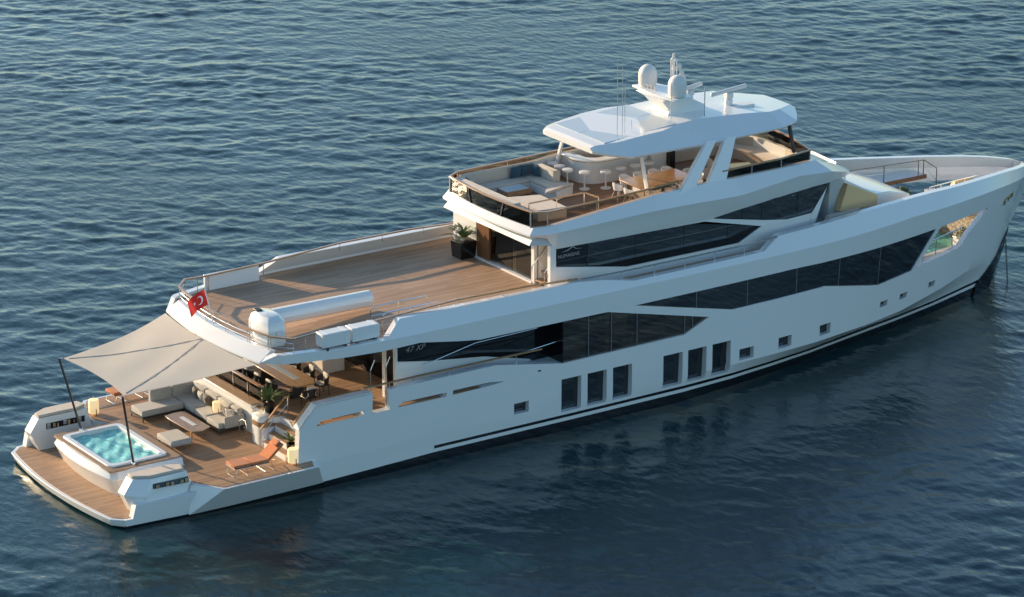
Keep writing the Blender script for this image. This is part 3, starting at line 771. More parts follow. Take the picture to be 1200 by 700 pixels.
# ------------------------------------------------------------------ upper house
def BH(x, z): return float(np.interp(x, [20, 31, 32.5, 34.5], [3.6, 3.6, 3.5, 3.25]))
HXC = [31, 32.5]
G3 = [(20.06, 7.35), (20.06, 6.6), (23.6, 5.97), (29.18, 5.97), (30.34, 6.49), (27.4, 7.08), (26.4, 7.28)]
G4 = [(27.84, 7.24), (30.34, 6.75), (31.64, 6.54), (33.06, 6.55), (34.08, 7.66), (29.0, 7.66)]
side_panel('upper_house_side', [[(20, UZ - .02), (33.0, UZ - .02), (34.1, 7.85), (20, 7.85)], [(20.06, 7.33), (20.06, 6.6), (23.6, 5.97), (29.18, 5.97), (30.34, 6.49), (27.4, 7.2)], [(27.84, 7.24), (30.34, 6.75), (31.64, 6.54), (32.93, 6.57), (33.86, 7.62), (29.0, 7.62)]], BH, .15, WHITE, Y_, HXC)
for poly, cuts in ((G3, [20.0, 21.7, 24.0, 26.4, 28.6, 30.4]), (G4, [27.8, 29.3, 30.3, 32.2, 34.3])):
    for a, b in zip(cuts[:-1], cuts[1:]):
        p = clip_x(poly, a + .01, b - .01)
        for s in (-1, 1):
            if len(p) > 2: side_panel('house_window', [p], BH, .02, DARKGL if a != 20.0 else BLACKG, Y_, [x for x in HXC if a < x < b], [], (s,), .05 if poly is G3 else -.006)
# aft end of the house
m = MB(); m.box(20.0, 20.3, 1.9, 3.45, UZ, 7.5); m.build('house_end_wall', WHITE, Y_)
m = MB(); m.box(20.02, 20.25, 1.0, 1.9, UZ, 7.5); m.build('door_pocket', DARKW, Y_)
for y0, y1 in ((-.55, .98), (-2.05, -.58)):
    m = MB(); m.box(20.1, 20.14, y0, y1, UZ + .03, 7.5); m.build('sliding_door', SALG, Y_)
m = MB(); m.box(19.93, 20.2, -2.15, 1.95, UZ + .002, UZ + .07); m.build('door_sill', WHITE, Y_)
m = MB(); m.box(19.98, 20.12, -2.3, -2.1, UZ, 7.5); m.build('door_post', WHITE, Y_)
m = MB(); m.box(19.85, 20.12, -3.62, -3.42, UZ, 7.5); m.build('door_post', WHITE, Y_)
m = MB(); m.box(20.2, 24, -2.3, -2.2, UZ, 7.5); m.build('stair_wall', WHITE2, Y_)
m = MB(); m.box(24, 24.1, -3.5, 3.4, UZ, 7.5); m.build('house_partition', INTD, Y_)
m = MB(); m.box(20.4, 24, 2.0, 2.05, UZ, 7.5); m.build('house_panelling', DARKW, Y_)
for k in range(6):
    m = MB(); m.box(20.0 + k * .3, 20.32 + k * .3, -3.4, -2.32, UZ + .16 + .3 * k, UZ + .21 + .3 * k); m.build('stair_tread', TEAK, Y_)
for y in (-2.42, -3.3):
    m = MB(); m.tube([(19.8, y, UZ), (19.8, y, 6.35), (20.5, y, 7.1), (21.2, y, 7.8)], .022); m.build('stair_handrail', STEEL, Y_)
# front of the house
m = MB()
def frow(z, xs_, xc, yb): return [(xs_, -yb, z), (xc, -yb * .55, z), (xc + .25, 0, z), (xc, yb * .55, z), (xs_, yb, z)]
m.loft([frow(UZ - .05, 33.0, 34.6, 3.45), frow(6.55, 33.0, 34.9, 3.45), frow(7.9, 34.1, 35.6, 3.28)], cap=False, closed=False); m.build('house_front', WHITE, Y_)
m = MB(); m.loft([frow(6.62, 33.08, 35.0, 3.44), frow(7.62, 33.93, 35.55, 3.3)], cap=False, closed=False)
m.v = [(x + .03, y * 1.004, z) for x, y, z in m.v]; m.build('wheelhouse_window', DARKGL, Y_)

# ------------------------------------------------------------------ sun deck
SZ = 7.78
bot = [(19.2, 3.1, 7.86), (19.8, 3.5, 7.8), (20.05, 3.63, 7.34), (24.5, 3.63, 7.27), (26.4, 3.63, 7.26), (27.8, 3.63, 7.27), (29.0, 3.63, 7.40), (32.0, 3.58, 7.64), (34.0, 3.3, 7.66), (35.2, 2.9, 7.62), (35.9, 2.3, 7.45)]
kn = [(19.22, 3.16, 7.92), (19.72, 3.6, 7.98), (20.1, 3.86, 8.08), (24.7, 4.0, 8.22), (26.6, 4.02, 8.2), (28, 4.02, 8.16), (29.0, 4.0, 8.14), (32.0, 3.9, 8.42), (34.0, 3.55, 8.2), (35.2, 3.05, 7.86), (35.95, 2.4, 7.55)]
tp = [(19.42, 3.06, 8.17), (19.86, 3.38, 8.22), (20.3, 3.5, 8.3), (25, 3.58, 8.72), (26.6, 3.58, 8.76), (28, 3.56, 8.78), (29, 3.52, 8.74), (32.0, 3.4, 8.72), (33.6, 2.9, 8.6), (35.0, 2.35, 8.1), (36.0, 2.0, 7.62)]
for s in (-1, 1):
    rings = []
    for b, k, t in zip(bot, kn, tp):
        inn = (t[0], t[1] - .22, t[2]); inb = (b[0], b[1] - .25, b[2] + .05)
        rings.append([(p[0], s * p[1], p[2]) for p in (b, k, t, inn, inb)])
    m = MB(); m.loft(rings); m.build('sun_deck_coaming', WHITE, Y_, angle=9)
# aft fascia of the sun deck
rings = []
for i in range(13):
    t = 2 * i / 12 - 1; bu = .22 * (1 - t * t)
    rings.append([(19.2 - bu, 3.12 * t, 7.86), (19.2 - bu, 3.16 * t, 7.93), (19.42 - bu, 3.06 * t, 8.17), (19.62 - bu, 3.06 * t, 8.17), (19.7 - bu, 3.05 * t, 7.6)])
m = MB(); m.loft(rings); m.build('sun_deck_fascia', WHITE, Y_, angle=25)
m = MB(); m.prism([(19.2, -3.1), (20, -3.6), (32, -3.55), (34.2, -3.1), (34.2, 3.1), (32, 3.55), (20, 3.6), (19.2, 3.1)], 7.5, SZ - .03, [(19.4, -3.05), (20, -3.4), (32, -3.35), (34.2, -2.9), (34.2, 2.9), (32, 3.35), (20, 3.4), (19.4, 3.05)])
m.build('sun_deck', SOFT, Y_)
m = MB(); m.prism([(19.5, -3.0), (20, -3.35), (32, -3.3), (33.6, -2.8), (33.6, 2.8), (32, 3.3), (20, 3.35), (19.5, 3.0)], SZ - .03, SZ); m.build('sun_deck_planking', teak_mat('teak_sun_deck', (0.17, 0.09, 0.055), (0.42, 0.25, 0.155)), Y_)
# foredeck brow in front of the upper rail
rings = []
for x, yb, z in ((33.5, 2.95, 8.6), (34.2, 2.7, 8.4), (35.0, 2.35, 8.08), (36.0, 2.0, 7.62)):
    rings.append([(x, yb * t, z + .08 * (1 - t * t)) for t in (-1, -.5, 0, .5, 1)] + [(x, yb * t, z - .5) for t in (1, 0, -1)])
m = MB(); m.loft(rings); m.build('wheelhouse_brow', WHITE, Y_, angle=25)
# rails with bronze glass around the sun deck
aft_s = [(19.45 - .2 * (1 - (i / 4 - 1) ** 2), -2.98 + 5.96 * i / 8, 8.79) for i in range(9)]
r1 = rail(Y_, aft_s, [], lambda p: 8.17, (), glass=BRZG)
for y, dy in ((1.35, -.12), (-1.2, .12), (2.9, 0), (-2.9, 0)):
    m = MB(); xx = 19.44 - .2 * (1 - (y / 2.98) ** 2)
    m.tube([(xx - .02, y, 8.76), (xx - .02, y + dy * 1.6, 8.14)], .03, sq=(.07, .05)); m.build('screen_strut', POLE if dy else STEEL, r1)
st_r = [(19.45, -2.98, 8.79), (19.95, -3.28, 8.79), (22.5, -3.36, 8.86), (25.1, -3.4, 8.98), (26.2, -3.42, 9.06)]
rail(Y_, st_r, [1, 1.9, 2.9, 3.7], lambda p: float(np.interp(p.x, [19.4, 20.3, 25, 28], [8.12, 8.28, 8.68, 8.78])), (), glass=BRZG)
st_f = [(28.4, -3.38, 9.09), (31.5, -3.3, 9.1), (33.35, -2.85, 9.05), (33.75, -1.0, 9.12), (33.85, .6, 9.14)]
rail(Y_, st_f, [0.5, 1.0, 2.0], lambda p: float(np.interp(p.x, [28, 32, 33.6], [8.3, 8.4, 8.3])), (), glass=BRZG)
pt_r = [(19.45, 2.98, 8.79), (20.0, 3.3, 8.80), (25.0, 3.45, 8.86), (32, 3.4, 8.98), (33.3, 2.9, 9.0), (33.85, .6, 9.14)]
rail(Y_, pt_r, [1, 1.5, 2.5], lambda p: 8.25, (), glass=BRZG)
m = MB(); m.tube([(33.3, 2.7, 9.15), (33.85, .6, 9.15)], .05, sq=(.1, .08)); m.build('windscreen_cap', WHITE, Y_)
# rail round the stairwell
rail(Y_, [(20.3, -1.45, 8.62), (22.9, -1.55, 8.66), (23.0, -2.4, 8.66)], [0, .5, 1.0, 2], SZ, (), w_=.05)

# ------------------------------------------------------------------ hardtop on its pillars
def ht(x):
    ye = np.interp(x, [23.15, 23.45, 23.9, 24.3, 31.9, 32.75, 33.4, 34.0], [1.75, 2.15, 2.6, 2.9, 2.9, 2.68, 1.85, .95])
    ze = np.interp(x, [23.0, 24.3, 28.7, 31.9, 32.75, 34.0], [10.35, 10.22, 10.18, 10.25, 10.36, 10.34])
    yk = np.interp(x, [23.15, 24.5, 26.4, 27.4, 28.6, 32.0, 34.0], [1.6, 2.1, 2.1, 1.75, 1.7, 2.0, .8])
    zk = np.interp(x, [23.0, 25.3, 26.5, 28.3, 30.7, 32.0, 33.0, 34.0], [10.52, 10.74, 10.80, 10.88, 10.80, 10.70, 10.56, 10.46])
    return ye, ze, yk, zk
rings = []
for x in (23.15, 23.3, 23.45, 23.65, 23.9, 24.3, 25.3, 26.4, 27.4, 28.3, 29.4, 30.7, 31.9, 32.75, 33.4, 33.8, 34.0):
    ye, ze, yk, zk = ht(x); e = .08 if x in (23.15, 34.0) else 0
    half = [(0, zk + .02 - e), (yk * .98, zk - e), (yk, zk - .015 - e), (ye, ze + .02), (ye - .05, ze - .06), (ye - .5, ze - .15 + e), (0, ze - .15 + e)]
    ring = [(x, -y, z) for y, z in half] + [(x, y, z) for y, z in half[::-1][1:-1]]
    rings.append(ring)
m = MB(); m.loft(rings); m.build('hardtop', WHITE, Y_, angle=9)
for y0, y1 in ((-1.72, 0.02), (.06, 1.72)):
    m = MB()
    m.hexa([(23.75, y0, 10.55), (27.3, y0, 10.8), (27.3, y1, 10.8), (23.75, y1, 10.55), (23.75, y0, 10.625), (27.3, y0, 10.875), (27.3, y1, 10.875), (23.75, y1, 10.625)])
    m.build('roof_panel', SOLAR, Y_)
for y, x0, x1 in ((-2.62, 25.28, 24.95), (3.28, 24.7, 25.1)):
    m = MB(); m.tube([(x0, y, SZ if y > 0 else 8.3), (x1, y * .97 if y < 0 else 2.8, 10.25)], .07, sq=(.16, .1)); m.build('hardtop_post', WHITE, Y_, bevel=.02)
for s in (-1, 1):
    for a, b, c, d in (((25.85, 8.45), (26.75, 8.5), (28.43, 10.3), (27.97, 10.3)), ((27.1, 8.2), (28.3, 8.35), (29.42, 10.3), (28.9, 10.3))):
        m = MB()
        lo_, hi_ = 3.78, 2.95
        m.loft([[(p[0], s * (q + dy), p[1]) for p, q in ((a, lo_), (b, lo_ - .1), (c, hi_), (d, hi_))] for dy in (0, -.2)])
        m.build('hardtop_strut', WHITE, Y_, bevel=.015)
    m = MB(); m.tube([(32.9, s * 2.35, 8.9), (32.6, s * 2.3, 10.35)], .05, sq=(.14, .1)); m.build('hardtop_post', DSTEEL, Y_)

# mast with domes, radars and aerials
ma = MB()
ma.loft([[(27.65, -.62, 10.78), (29.5, -.62, 10.78), (29.5, .62, 10.78), (27.65, .62, 10.78)], [(27.8, -.62, 11.05), (29.62, -.62, 11.05), (29.62, .62, 11.05), (27.8, .62, 11.05)],
         [(27.4, -.66, 11.5), (28.75, -.7, 11.5), (28.75, .7, 11.5), (27.4, .66, 11.5)], [(27.2, -1.0, 11.67), (28.45, -1.0, 11.67), (28.45, 1.0, 11.67), (27.2, 1.0, 11.67)]])
mast = ma.build('mast', WHITE, Y_, bevel=.03)
m = MB(); m.prism([(27.4, -1.5), (28.35, -1.35), (28.6, -.4), (28.6, .4), (28.35, 1.35), (27.4, 1.5), (27.25, 0)], 11.66, 11.76); m.build('mast_wing', WHITE, mast, bevel=.03)
for s in (-1, 1):
    m = MB(); m.lathe([(.3, 0), (.31, .03), (.37, .06), (.385, .2), (.385, .5), (.36, .62), (.29, .75), (.18, .84), (0, .88)], (27.85, s * 1.02, 11.77), 24); m.build('satellite_dome', DOME, mast, angle=50)
    m = MB(); m.lathe([(.18, 0), (.12, .04)], (27.85, s * 1.02, 11.76), 12); m.build('dome_foot', WHITE2, mast)
m = MB(); m.tube([(28.35, 0, 11.7), (28.42, 0, 13.0)], .05).tube([(28.42, -.22, 12.2), (28.42, .22, 12.2)], .03).tube([(28.42, -.2, 12.2), (28.42, -.2, 12.95), (28.42, 0, 13.15), (28.42, .2, 12.95), (28.42, .2, 12.2)], .03)
m.build('signal_mast', WHITE, mast)
for x, y, z, r_ in ((28.55, -.2, 12.75, .1), (28.6, .22, 12.55, .09), (28.75, -.1, 12.4, .1), (28.95, .05, 12.15, .11), (28.42, 0, 13.2, .06)):
    m = MB(); m.lathe([(r_ * .7, -r_), (r_, -r_ * .6), (r_, r_ * .6), (r_ * .5, r_)], (x, y, z), 10); m.tube([(28.42, 0, z - .1), (x, y, z - .1)], .025, 6); m.build('signal_lamp', DOME, mast)
for y in (-.25, 0, .25):
    m = MB(); m.lathe([(.03, 0), (.03, .12), (.06, .13), (.06, .18), (0, .22)], (27.6, y + .4, 11.76), 8); m.build('small_aerial', DOME, mast)
def radar(px_, py_, pz_, L, ang, parent):
    m = MB(); m.lathe([(.17, 0), (.17, .22), (.12, .27)], (px_, py_, pz_), 12); b = m.build('radar_pedestal', WHITE2, parent)
    m = MB(); m.box(-.16, .16, -.15, .15, .27, .52); m.xf(Matrix.Translation((px_, py_, pz_))); m.build('radar_gearbox', DOME, parent, bevel=.05)
    m = MB(); m.box(-L / 2, L / 2, -.08, .08, .53, .69); m.xf(Matrix.Translation((px_, py_, pz_)) @ Matrix.Rotation(ang, 4, 'Z')); m.build('radar_scanner', DOME, parent, bevel=.05)
m = MB(); m.box(28.4, 29.5, -.25, .25, 11.02, 11.12); m.build('radar_bracket', WHITE, mast, bevel=.02)
radar(29.15, -.1, 11.12, 1.6, R(15), mast)
radar(30.95, -.4, 10.8, 2.2, R(12), Y_)
m = MB(); m.box(31.0, 31.9, -.95, -.45, 10.72, 10.82); m.build('roof_hatch', WHITE2, Y_, bevel=.02)
for x, y, z0, z1, ra in ((24.35, -1.75, 10.6, 14.2, .012), (24.6, -1.75, 10.6, 13.8, .012), (24.9, -1.5, 10.7, 12.8, .012), (25.3, -1.4, 10.74, 11.25, .012), (27.35, -1.3, 10.85, 12.45, .014), (28.85, -1.55, 10.86, 12.1, .022)):
    m = MB(); m.tube([(x, y, z0), (x, y, z1)], ra, 6); m.build('whip_aerial', STEEL, Y_)

# ------------------------------------------------------------------ the bow: foredeck, pool, gangway, bulwark inside
m = MB()
pts = [(x, B(x, 2.6) - .3) for x in (33, 36, 38, 40, 41.5, 43, 44.4)]
m.prism([(x, -y) for x, y in pts] + [(x, y) for x, y in pts[::-1]], 2.4, 2.6); m.build('fore_deck', SOFT, Y_)
m = MB(); m.prism([(40.0, -1.5), (43.7, -.95), (43.75, 1.2), (40.0, 1.6)], 2.61, 2.7); m.build('plunge_pool', WHITE2, Y_)
m = MB(); m.prism([(40.15, -1.35), (43.68, -.85), (43.7, 1.1), (40.15, 1.45)], 2.7, 2.72); m.build('plunge_pool_water', POOLW, Y_)
for k in range(4):
    m = MB(); m.box(41.2 + k * .28, 41.38 + k * .28, -.1, .5, 2.73 + .02 * k, 2.8 + .12 * k); m.build('pool_step', WHITE2, Y_)
# pebbled wall
pm = mat('pebble_wall', (0.52, 0.42, 0.28), 0.85, var=0.0)
n_ = pm.node_tree.nodes; l_ = pm.node_tree.links
vo = n_.new('ShaderNodeTexVoronoi'); vo.inputs['Scale'].default_value = 8
tcx = n_.new('ShaderNodeTexCoord'); l_.new(tcx.outputs['Object'], vo.inputs['Vector'])
rp_ = n_.new('ShaderNodeValToRGB'); l_.new(vo.outputs['Distance'], rp_.inputs[0])
rp_.color_ramp.elements[0].color = (0.50, 0.44, 0.34, 1); rp_.color_ramp.elements[1].color = (0.25, 0.20, 0.14, 1); rp_.color_ramp.elements[0].position = .25; rp_.color_ramp.elements[1].position = .62
l_.new(rp_.outputs[0], n_['Principled BSDF'].inputs['Base Color'])
m = MB(); m.hexa([(43.82, -1.2, 2.6), (44.1, -1.2, 2.6), (44.1, 1.5, 2.6), (43.82, 1.5, 2.6), (44.1, -1.2, 3.75), (44.35, -1.2, 3.75), (44.35, 1.5, 3.75), (44.1, 1.5, 3.75)]); m.build('pebble_wall', pm, Y_)
pts = [(x, B(x, 4.9) - .32) for x in (43.8, 44.4, 45.2, 46)]
m = MB(); m.prism([(x, -y) for x, y in pts] + [(x, max(y, .05)) for x, y in pts[::-1]], 4.25, 4.4); m.build('mooring_deck', SOFT, Y_)
pts = [(x, B(x, 5.3) - .32) for x in (31, 33, 35, 37)]
m = MB(); m.prism([(x, -y) for x, y in pts] + [(x, y) for x, y in pts[::-1]], 5.3, 5.5); m.build('bow_side_deck', SOFT, Y_)
# gangway along the port side
m = MB(); m.prism([(36.5, 1.3), (43.2, 1.2), (43.2, 2.0), (36.5, 3.2)], 5.22, 5.36); m.build('gangway', WHITE, Y_)
m = MB(); m.prism([(36.5, 1.26), (43.2, 1.16), (43.2, 1.2), (36.5, 1.3)], 5.2, 5.38); m.build('gangway_edge', DARKW, Y_)
rail(Y_, [(37.2, 1.3, 6.28), (43.05, 1.22, 6.05), (43.8, 1.2, 5.55)], [.3, .62, .95, 1.0, 2], lambda p: 5.36 if p.x < 43.2 else 4.4, (.55,), wood=DSTEEL, w_=.035, h_=.035, post=DSTEEL)
m = MB(); m.hexa([(42.9, 1.2, 4.6), (43.2, 1.2, 4.6), (44.8, .3, 3.6), (44.5, .3, 3.6), (42.9, 1.3, 4.8), (43.2, 1.3, 4.8), (44.8, .4, 3.8), (44.5, .4, 3.8)])
# coach roof stepping down towards the bow
m = MB()
cr = [(35.05, 7.5, 2.1), (35.6, 7.3, 2.45), (37.26, 6.42, 2.5), (38.1, 6.36, 2.4), (39.3, 6.02, 2.3)]
m.loft([[(x, -y, 5.2), (x, -y, z), (x, 0, z + .05), (x, y, z), (x, y, 5.2)] for x, z, y in cr]); m.build('coach_roof', WHITE, Y_, bevel=.04, angle=20)
m = MB(); m.hexa([(34.2, -2.95, 5.5), (36.3, -2.75, 5.5), (36.3, -2.5, 5.5), (34.2, -2.6, 5.5), (34.5, -2.9, 6.0), (36.2, -2.72, 6.05), (36.2, -2.5, 6.05), (34.5, -2.6, 6.0)]); m.build('sun_pad_base', FABC, Y_, bevel=.05)
m = MB(); m.hexa([(35.1, -2.75, 6.05), (37.22, -2.65, 5.95), (37.22, -2.5, 5.95), (35.1, -2.4, 6.05), (35.55, -2.70, 7.18), (37.26, -2.62, 6.41), (37.26, -2.48, 6.41), (35.55, -2.3, 7.18)])
m.build('side_cushion', mat('sunlit_upholstery', (0.80, 0.53, 0.28), 0.9), Y_, bevel=.03)  # beige pad; its orange tone paints in sunlight that does not reach it
# low rails at the bow openings and mooring gear
rail(Y_, [(38.6, -3.28, 3.9), (40.4, -2.85, 3.95), (42.3, -2.4, 4.05)], [0, .5, 1.0, 1.6], 3.2, (), wood=STEEL, w_=.05, h_=.04)
rail(Y_, [(39.0, 3.28, 3.9), (40.4, 2.85, 3.95), (42.3, 2.4, 4.05)], [0, .5, 1.0, 1.6], 3.2, (), wood=STEEL, w_=.05, h_=.04)
rail(Y_, [(40.2, -2.5, 6.2), (42.0, -1.9, 6.02), (44.2, -1.0, 5.7)], [0, .5, 1, 1.5], 5.0, (), wood=STEEL, w_=.04, h_=.03)
for x, y in ((44.4, -.3), (44.9, .25), (44.0, .5)):
    m = MB(); m.lathe([(.16, 0), (.16, .08), (.09, .1), (.09, .28), (.17, .32), (.17, .38), (.05, .4)], (x, y, 4.4), 12); m.build('windlass', DSTEEL, Y_)
# fairlead with painted gold reflections and rollers in the starboard and port bow, anchor pocket and chain
for s in (-1, 1):
    def bp_(x, z, o=.012): return (x, s * (B(x, z) + o), z)
    m = MB(); q = [(45.05, 4.3), (46.0, 4.55), (46.02, 4.82), (45.2, 4.6)]
    m.loft([[bp_(x, z, o) for x, z in q] for o in (-.2, .012)]); m.build('bow_fairlead', GOLD, Y_)
    m = MB()
    for k in range(3): m.add([bp_(45.25 + .3 * k, 4.33 + .1 * k, o) for o in (.0, .05)] + [bp_(45.33 + .3 * k, 4.33 + .1 * k, o) for o in (.0, .05)] + [bp_(45.33 + .3 * k, 4.55 + .1 * k, o) for o in (.0, .05)] + [bp_(45.25 + .3 * k, 4.55 + .1 * k, o) for o in (.0, .05)], [(0, 2, 4, 6), (1, 3, 5, 7), (0, 1, 3, 2), (2, 3, 5, 4), (4, 5, 7, 6), (6, 7, 1, 0)])
    m.build('fairlead_roller', STEEL, Y_)
    pk = [(46.75, 3.1), (46.2, 2.55), (45.0, 1.5), (44.1, .8), (43.9, .1), (45.2, .1), (45.8, .95), (46.3, 1.9)]
    side_panel('anchor_pocket', [pk], B, .06, BLACKG, Y_, [44.6, 45, 45.4, 45.7, 46, 46.2, 46.38, 46.6], [((0, 0, .97), (0, 0, 1)), ((0, 0, 2), (0, 0, 1)), ((0, 0, 3), (0, 0, 1))], (s,), -.075)
ch = MB()
for k in range(34):
    z = 2.9 - k * .092; x = 46.72 + .0 * k; 
    y = -.42 - .012 * k
    ax = Matrix.Translation((46.5, y, z)) @ Matrix.Rotation(R(90 if k % 2 else 0), 4, 'Z')
    lk = MB(); lk.tube([(.035 * math.cos(a), 0, .06 * math.sin(a)) for a in [2 * math.pi * i / 10 for i in range(10)]], .014, 5, closed=True); lk.xf(ax); ch.add(lk.v, lk.f)
ch.build('anchor_chain', CHAIN, Y_)

# ------------------------------------------------------------------ writing and marks on the yacht
def text_mesh(name, txt, size, loc, M, m, parent, shear=0.0, depth=.004, align='LEFT', space=1.0):
    cu = bpy.data.curves.new(name, 'FONT'); cu.body = txt; cu.size = size; cu.shear = shear; cu.extrude = depth; cu.align_x = align; cu.space_character = space
    tmp = bpy.data.objects.new(name + '_tmp', cu); C.objects.link(tmp)
    bpy.context.view_layer.update()
    me = bpy.data.meshes.new_from_object(tmp.evaluated_get(bpy.context.evaluated_depsgraph_get()))
    bpy.data.objects.remove(tmp); bpy.data.curves.remove(cu)
    me.transform(Matrix.Translation(loc) @ M)
    me.materials.clear(); me.materials.append(m)
    o = bpy.data.objects.new(name, me); C.objects.link(o); o.parent = parent
    return o
SIDE = Matrix.Rotation(R(90), 4, 'X')           # text lying in the xz plane, readable from starboard
LETTER = mat('silver_lettering', (0.42, 0.42, 0.43), 0.3, metal=0.3)
text_mesh('model_lettering', '47 XP', .32, (12.86, -4.036, 4.585), SIDE, LETTER, Y_, shear=.35, space=1.1)
text_mesh('name_lettering', 'NUMARINE', .2, (20.24, -3.565, 6.90), SIDE, LETTER, Y_, space=1.05)
m = MB(); m.prism_y([(20.4, 7.13), (20.72, 7.16), (20.95, 7.27), (21.1, 7.17), (21.4, 7.14), (21.1, 7.195), (20.96, 7.31), (20.7, 7.195)], -3.58, -3.565); m.build('wave_logo', LETTER, Y_)

# crane (davit) on the upper deck
dv = MB()
rb = [(7.3, -2.3), (7.45, -3.08), (8.05, -3.18), (8.35, -2.75), (8.4, -1.7), (8.0, -1.25), (7.5, -1.5)]
cx_, cy_ = 7.85, -2.3
dv.loft([[(cx_ + (x - cx_) * q, cy_ + (y - cy_) * q, z) for x, y in rb] for z, q in ((UZ, 1.0), (5.7, 1.06), (6.25, 1.05), (6.52, .92), (6.66, .62))])
crane = dv.build('crane_base', WHITE, Y_, bevel=.05, angle=40)
m = MB(); m.tube([(8.0, -1.5, 6.14), (13.0, -1.22, 5.98)], .34, 10, sq=None)
m.v = [(x, y, 5.55 + max(.05, (z - 5.55)) if True else z) for x, y, z in m.v]
m.build('crane_boom', WHITE, crane, bevel=.03, angle=40)
m = MB(); m.box(7.6, 7.85, -1.95, -1.6, 6.6, 6.7); m.build('crane_winch', BLACKP, crane, bevel=.02)
m = MB(); m.box(7.7, 8.0, -3.26, -3.2, 5.9, 6.2); m.build('crane_hatch', WHITE2, crane, bevel=.02)

def raft(i, x, lab):
    r = thing('life_raft_canister', lab, 'life raft', (x, -4.42, UZ + .06), 0, 'life raft canisters on the upper deck edge')
    m = MB(); m.box(-.6, .6, -.28, .28, .12, .66); m.build('canister', WHITE2, r, bevel=.035, seg=2)
    for xx in (-.4, .4):
        m = MB(); m.box(xx - .05, xx + .05, -.3, .3, 0, .13); m.build('cradle', DSTEEL, r)
        m = MB(); m.box(xx - .025, xx + .025, -.287, .287, .1, .667); m.build('strap', WHITEP, r)
raft(0, 9.43, 'aft one of two white box-shaped life raft canisters at the upper deck edge')
raft(1, 10.72, 'forward one of two white box-shaped life raft canisters beside the hatch rail')

# flag on its staff
fl = thing('flag', 'red flag with white crescent and star on a staff at the aft upper deck rail', 'flag', (6.86, .1, 5.6))
m = MB(); m.tube([(0, 0, 0), (-.25, .25, 1.62)], .022, 8); m.build('flag_staff', WHITE2, fl)
nu, nv = 18, 12
top, btm = Vector((-.235, .235, 1.52)), Vector((-.14, .14, .92))
fly = Vector((-.28, .98, -.62))
def flag_pt(u, v, d=0):
    p = top.lerp(btm, v) + fly * u
    wv_ = .07 * math.sin(u * 7 + v * 1.2) * (u ** .5)
    return p + Vector((.9, .35, 0)) * wv_ + Vector((0, 0, -.16 * u * u)) + Vector((-.92, -.3, .2)) * d
m = MB()
for d in (-.004, .004):
    o_ = len(m.v)
    m.v += [flag_pt(i / nu, j / nv, d) for i in range(nu + 1) for j in range(nv + 1)]
    for i in range(nu):
        for j in range(nv):
            a = o_ + i * (nv + 1) + j; m.f.append((a, a + nv + 1, a + nv + 2, a + 1))
cloth = m.build('flag_cloth', REDC, fl, angle=80)
def mark(poly, name):
    mb = MB()
    for d in (-.009, .009):
        o_ = len(mb.v); mb.v += [flag_pt(u, v, d) for u, v in poly]
    n = len(poly); tr = tessellate_polygon([[Vector((u, v, 0)) for u, v in poly]])
    mb.f = [tuple(t) for t in tr] + [tuple(i + n for i in t[::-1]) for t in tr]
    mb.build(name, WHC, cloth)
as_ = .64 / 1.2                 # flag height over length
cres = []
for k in range(25):
    a = R(38 + 284 * k / 24); cres.append((.36 + .27 * as_ * math.cos(a), .5 + .27 * math.sin(a)))
for k in range(25):
    a = R(322 - 284 * k / 24 + 0); a2 = R(50 + 260 * (24 - k) / 24); cres.append((.405 + .215 * as_ * math.cos(a2), .5 + .215 * math.sin(a2)))
mark(cres, 'crescent')
mark([(.60 + (.13 if k % 2 == 0 else .052) * as_ * math.cos(R(180 + 36 * k)), .5 + (.13 if k % 2 == 0 else .052) * math.sin(R(180 + 36 * k))) for k in range(10)], 'star')

# sail awning over the beach deck with its two poles
aw = thing('sail_awning', 'large beige sail awning stretched from the upper deck over the stern lounge', 'awning')
A, Bq, Dq, Eq = Vector((1.59, 2.46, 4.68)), Vector((1.59, -2.46, 4.68)), Vector((6.62, -3.58, 5.22)), Vector((6.62, 3.58, 5.22))
m = MB(); n = 28
for d in (0, -.012):
    o_ = len(m.v)
    for i in range(n + 1):
        for j in range(n + 1):
            u, v = i / n, j / n
            P0 = A.lerp(Bq, v); P1 = Eq.lerp(Dq, v); p = P0.lerp(P1, u)
            p.x += .22 * (1 - u) * (1 - (2 * v - 1) ** 2) - .34 * u * (1 - (2 * v - 1) ** 2)
            p.y *= 1 - .09 * 4 * u * (1 - u) * .6
            p.z += -.10 * math.sin(math.pi * u) + .16 * math.sin(math.pi * v) * u * .3 + .012 * math.sin(14 * v + 6 * u) * u * (1 - u) * 4 + d
            # radial folds running from the forward middle to the two pole corners
            for c_ in (A, Bq):
                pass
            m.v.append(p)
    for i in range(n):
        for j in range(n):
            a = o_ + i * (n + 1) + j; m.f.append((a, a + n + 1, a + n + 2, a + 1))
sailo = m.build('sail_cloth', SAILM, aw, angle=80)
def sail_z(x, y):
    best = min(m.v[:(n + 1) ** 2], key=lambda p: (p[0] - x) ** 2 + (p[1] - y) ** 2); return best[2]
for sy in (1, -1):
    q = []
    for k in range(21):
        t = k / 20; x = 6.25 + (1.75 - 6.25) * t; y = sy * (.05 + 2.25 * t); q.append((x, y, sail_z(x, y) + .012))
    mb = MB(); mb.tube(q, .012, 4, sq=(.045, .012)); mb.build('sail_seam', mat('seam_tape', (0.42, 0.39, 0.35), 0.8), sailo)
